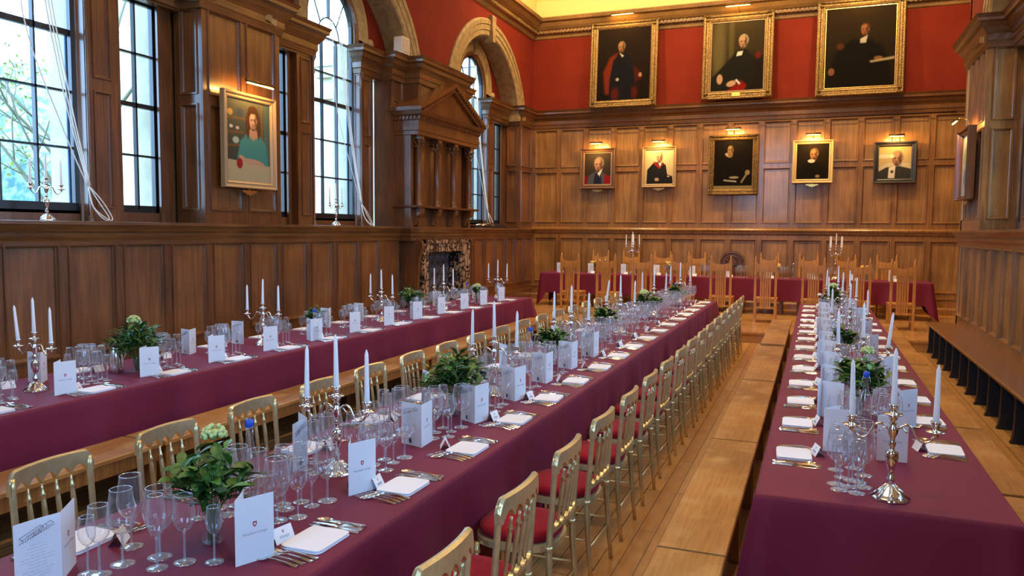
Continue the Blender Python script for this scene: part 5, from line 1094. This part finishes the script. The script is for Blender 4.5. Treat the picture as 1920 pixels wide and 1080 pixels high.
t_ = tag(empty('glass_jug', (-1.93, 2.36, Z0)), 'tall clear glass water jug behind the front menu of the middle table', 'jug')
m = MB(); m.lathe([(.035, .003), (.038, .01), (.044, .10), (.045, .20)], seg=24, cap=False); m.lathe([(.001, .006), (.036, .006)], seg=24, cap=False); m.tube([(.045 * cos(2 * pi * i / 24), .045 * sin(2 * pi * i / 24), .20) for i in range(25)], .0018, 5); m.build('body', vaseglass, t_)
m = MB(); m.tube([(.0, .045, .18), (0, .085, .17), (0, .09, .10), (0, .042, .05)], .006, 8); m.build('handle', vaseglass, t_)

# ---- place settings
def setting(ex, c, s, z, seat, gname, axis='y', forks=4, knives=3, glasses=5, mn=True, mrot=0, mpos=(.30, -.25), shut=False, mp=None, pc=True, nap=True, near=False):
    """ex: table edge; s=+1 the guest sits on the +x side (looks to -x); c: position along the table."""
    R = (0 if s > 0 else pi); J = lambda a=.012: random.uniform(-a, a)
    def pt(d, t_): return (ex - s * d, c + s * t_)      # d: in from the edge, t: to the guest's right
    def put(proto, d, t_, rz, lab, cat, g):
        x, y = pt(d, t_); return place(proto, (x, y, z), R + rz, lab, cat, g)
    if nap: put(napkin, .128 + J(.008), J(), J(.06), f'folded white napkin at the {seat}', 'napkin', 'napkins, ' + gname)
    for k in range(forks):
        x, y = pt(.035 + .008 * k + J(.004), -.118 - .026 * (k)); place(fork, (x, y, z), R + pi + J(.03), f'{("inner", "second", "third", "outer")[k]} fork left of the napkin, {seat}'.replace('fork left', 'fork before'), 'fork', 'forks, ' + gname)
    for k in range(knives):
        x, y = pt(.035 + J(.005), .135 + .027 * k); place(knife, (x, y, z), R + pi + J(.03), f'{("inner", "middle", "outer")[k]} knife beside the napkin, {seat}', 'knife', 'knives, ' + gname)
    if knives: x, y = pt(.045 + J(.005), .135 + .027 * 1 + .012); place(spoon, (x, y, z + .0075), R + pi + .06, f'spoon laid across the knives, {seat}', 'spoon', 'spoons, ' + gname)
    if pc: put(pcard, .245 + J(), -.04 + J(.02), J(.5) + .15, f'folded name card at the {seat}', 'place card', 'name cards, ' + gname)
    if mn:
        x, y = pt(mpos[0] + J(.006), mpos[1] + J(.01)); place(mp or (menu_shut if shut else menu), (x, y, z), mrot + J(.06), f'white folded menu with crest at the {seat}' if s > 0 else f'white menu with sketch and seal at the {seat}', 'menu', 'menus, ' + gname)
    pos = [(.33, .19, 'white_wine_glass'), (.35, .30, 'port_glass'), (.39, .13, 'water_goblet'), (.43, .23, 'red_wine_glass'), (.42, .33, 'champagne_flute'), (.50, .16, 'red_wine_glass'), (.49, .28, 'white_wine_glass'), (.35, .385, 'water_goblet')]
    for d, t_, nm in pos[:glasses]:
        x, y = pt(d + J(.015), t_ + J(.015)); put_glass(nm, x, y, z, seat, nm.replace('_', ' ') + ' rows', near)
mid = 'middle table'
for k in range(17):
    c = 2.30 + .655 * k
    setting(-1.515, c, 1, Z0, f'{ORD[k]} aisle side place of the {mid}', mid + ' aisle side', forks=4, knives=3, mrot=(-.37, -.26, .15)[k] if k < 3 else random.uniform(-.15, .1), shut=k < 2, mpos=((.255, -.27), (.29, -.20), (.36, -.07))[k] if k < 3 else (.31, -.16), near=k < 4, mn=k < 8, glasses=8)
for k in range(17):
    c = 1.98 + .655 * k
    setting(-2.545, c, -1, Z0, f'{ORD[k]} window side place of the {mid}', mid + ' window side', glasses=5 if k else 0, forks=4 if k < 8 else 0, knives=3 if k < 8 else 0, near=k < 3, mn=k in (0, 1, 3, 5, 7), mrot=(.73, .96)[k] if k < 2 else .9, mp=menu_open, mpos=(.345, .24) if k == 0 else (.295, -.44), pc=k < 9)
lt = 'window table'
for k in range(13):
    c = 3.22 + .715 * k
    setting(-4.50, c, 1, Z0, f'{ORD[k]} bench side place of the {lt}', lt + ' bench side', forks=4 if k < 7 else 3, knives=3, mrot=random.uniform(-.45, -.2), shut=k not in (5, 8), mpos=(.22, -.24), near=k < 2)
for k in range(13):
    c = 3.0 + .715 * k
    setting(-5.48, c, -1, Z0, f'{ORD[k]} wall side place of the {lt}', lt + ' wall side', forks=0, knives=0, mn=k in (1, 3, 4, 6, 7, 10, 12), mrot=random.uniform(.4, .8), shut=True, pc=k < 7, glasses=5)
rt = 'bench table'
ys = [4.15, 4.85, 5.50, 6.15, 6.85, 7.5, 8.15, 8.8, 9.45, 10.1, 10.75, 11.4, 12.1, 12.8]
for k, c in enumerate(ys):
    setting(-.195, c, -1, Z0, f'{ORD[k]} aisle bench place of the {rt}', rt + ' aisle side', forks=3 if k < 9 else 0, knives=3 if k < 9 else 2, near=k < 3, mn=k < 12, mrot=-1.45 if k == 0 else pi + random.uniform(-.1, .2), shut=k == 0, mpos=(.26, -.27) if k else (.265, -.14))
ys = [4.54, 5.20, 5.86, 6.52, 7.2, 7.86, 8.5, 9.2, 9.9, 10.6, 11.3, 12.0, 12.7]
for k, c in enumerate(ys):
    setting(.784, c, 1, Z0, f'{ORD[k]} wall seat place of the {rt}', rt + ' wall side', forks=3 if k < 6 else 0, knives=3 if k < 6 else 2, near=k < 2, mn=k in (0, 1, 3, 5, 7, 9, 11), mrot=-1.45 if k == 0 else random.uniform(-.9, -.4), shut=True, mpos=(.474, -.31) if k == 0 else (.30, -.24))
for j, (x, y, nm) in enumerate(((-2.13, 1.90, 'red_wine_glass'), (-2.06, 1.99, 'water_goblet'), (-2.17, 1.80, 'port_glass'), (-2.13, 1.81, 'white_wine_glass'), (-1.95, 1.99, 'white_wine_glass'), (-1.86, 2.03, 'port_glass'), (-2.00, 1.92, 'champagne_flute'), (-2.22, 2.02, 'red_wine_glass'))):
    put_glass(nm, x, y, Z0, f'cluster nearest the low vase, {ORD[j]} from the wall', nm.replace('_', ' ') + ' rows', True)
for j, (x, y, nm) in enumerate(((.13, 3.66, 'white_wine_glass'), (.20, 3.64, 'white_wine_glass'), (.12, 3.74, 'red_wine_glass'), (.17, 3.72, 'champagne_flute'), (.23, 3.74, 'red_wine_glass'), (.19, 3.82, 'water_goblet'))):
    put_glass(nm, x, y, Z0, f'free end of the {rt}, {ORD[j]} of six', nm.replace('_', ' ') + ' rows', True)
# high table: glasses, menus and name cards seen over the chair backs
for k, x in enumerate([-5.5, -4.75, -3.98, -3.24, -2.46, -1.70, -.87, -.02, .75, 1.5]):
    st_ = f'{ORD[k]} high table place from the window wall'
    for j, (nm, dx, dy) in enumerate((('red_wine_glass', .22, .10), ('white_wine_glass', .29, .05), ('water_goblet', .18, .18), ('champagne_flute', .34, .14), ('port_glass', .13, .08))): put_glass(nm, x + dx, 17.26 + dy, HZ, st_, 'high table glasses', False)
    place(menu, (x - .12, 17.35, HZ), -pi / 2 + random.uniform(-.5, .5), f'white folded menu at the {st_}', 'menu', 'menus on the high table')
    place(pcard, (x + .02, 17.27, HZ), -pi / 2 + pi, f'folded name card at the {st_}', 'place card', 'name cards on the high table')

# ================================================================== ROPES, SPEAKER, ODDS
def cord(name, pts_list, r, label):
    m = MB()
    for pts in pts_list:
        P = [Vector(p) for p in pts]; out = []
        for i in range(len(P) - 1):
            p0, p1, p2, p3 = P[max(i - 1, 0)], P[i], P[i + 1], P[min(i + 2, len(P) - 1)]
            for k in range(6): t_ = k / 6; out.append(tuple(.5 * (2 * p1 + (p2 - p0) * t_ + (2 * p0 - 5 * p1 + 4 * p2 - p3) * t_ ** 2 + (3 * p1 - p0 - 3 * p2 + p3) * t_ ** 3)))
        out.append(tuple(P[-1])); m.tube(out, r, 6)
    return tag(m.build(name, rope), label, 'cord')
for c, lab in ((LC[0], 'near window'), (LC[1], 'middle arched window'), (LC[2], 'window beyond the fireplace')):
    x = XL - .36; L_ = []
    for j in range(3): L_.append([(x - .02, c + .10 + .03 * j, 5.5), (x, c + .22 + .035 * j, 4.3), (x + .04, c + .42 + .03 * j, 3.1), (x + .09, c + .60 + .012 * j, 2.32)])
    L_.append([(x - .02, c - .02, 5.2), (x, c + .02, 3.9), (x + .05, c + .35, 2.9), (x + .09, c + .60, 2.30)])
    for j in range(2): L_.append([(x + .09, c + .60, 2.32), (x + .13, c + .68 + .05 * j, 2.16), (x + .16, c + .78 + .04 * j, 1.99), (x + .18, c + .70 + .05 * j, 1.975), (x + .13, c + .62, 2.10), (x + .09, c + .60, 2.30)])
    cord('sash_cord', L_, .006, f'bunch of white sash cords looped at the side of the {lab}')
t_ = tag(empty('wall_speaker', (XL + .02, 11.93, 4.87)), 'small beige loudspeaker on the panelling cornice between the two arches', 'speaker')
m = MB(); m.prism([(-.13, 0), (.13, 0), (.13, .26), (.11, .28), (-.11, .28), (-.13, .26)], -.08, .08, 'x'); m.build('casing', plasticw, t_)
m = MB(); m.box(.081, .086, -.10, .10, .03, .25); m.build('front_grille', mat('speaker_grille', (.50, .40, .30), .8), t_)
t_ = tag(empty('blackout_roller', (-6.90, 16.3, 1.952)), 'black folded stand lying on the ledge of the window beyond the fireplace', 'stand')
m = MB(); m.box(-.06, .06, -.9, .9, 0, .045); m.build('base', black, t_)
m = MB(); m.tube([(0, -.7, .06), (.02, -.2, .09), (0, .3, .07), (.02, .8, .10)], .018, 8); m.tube([(.05, -.5, .05), (.0, .1, .12), (.04, .7, .06)], .012, 8); m.build('tube', steel, t_)

bpy.context.view_layer.update()
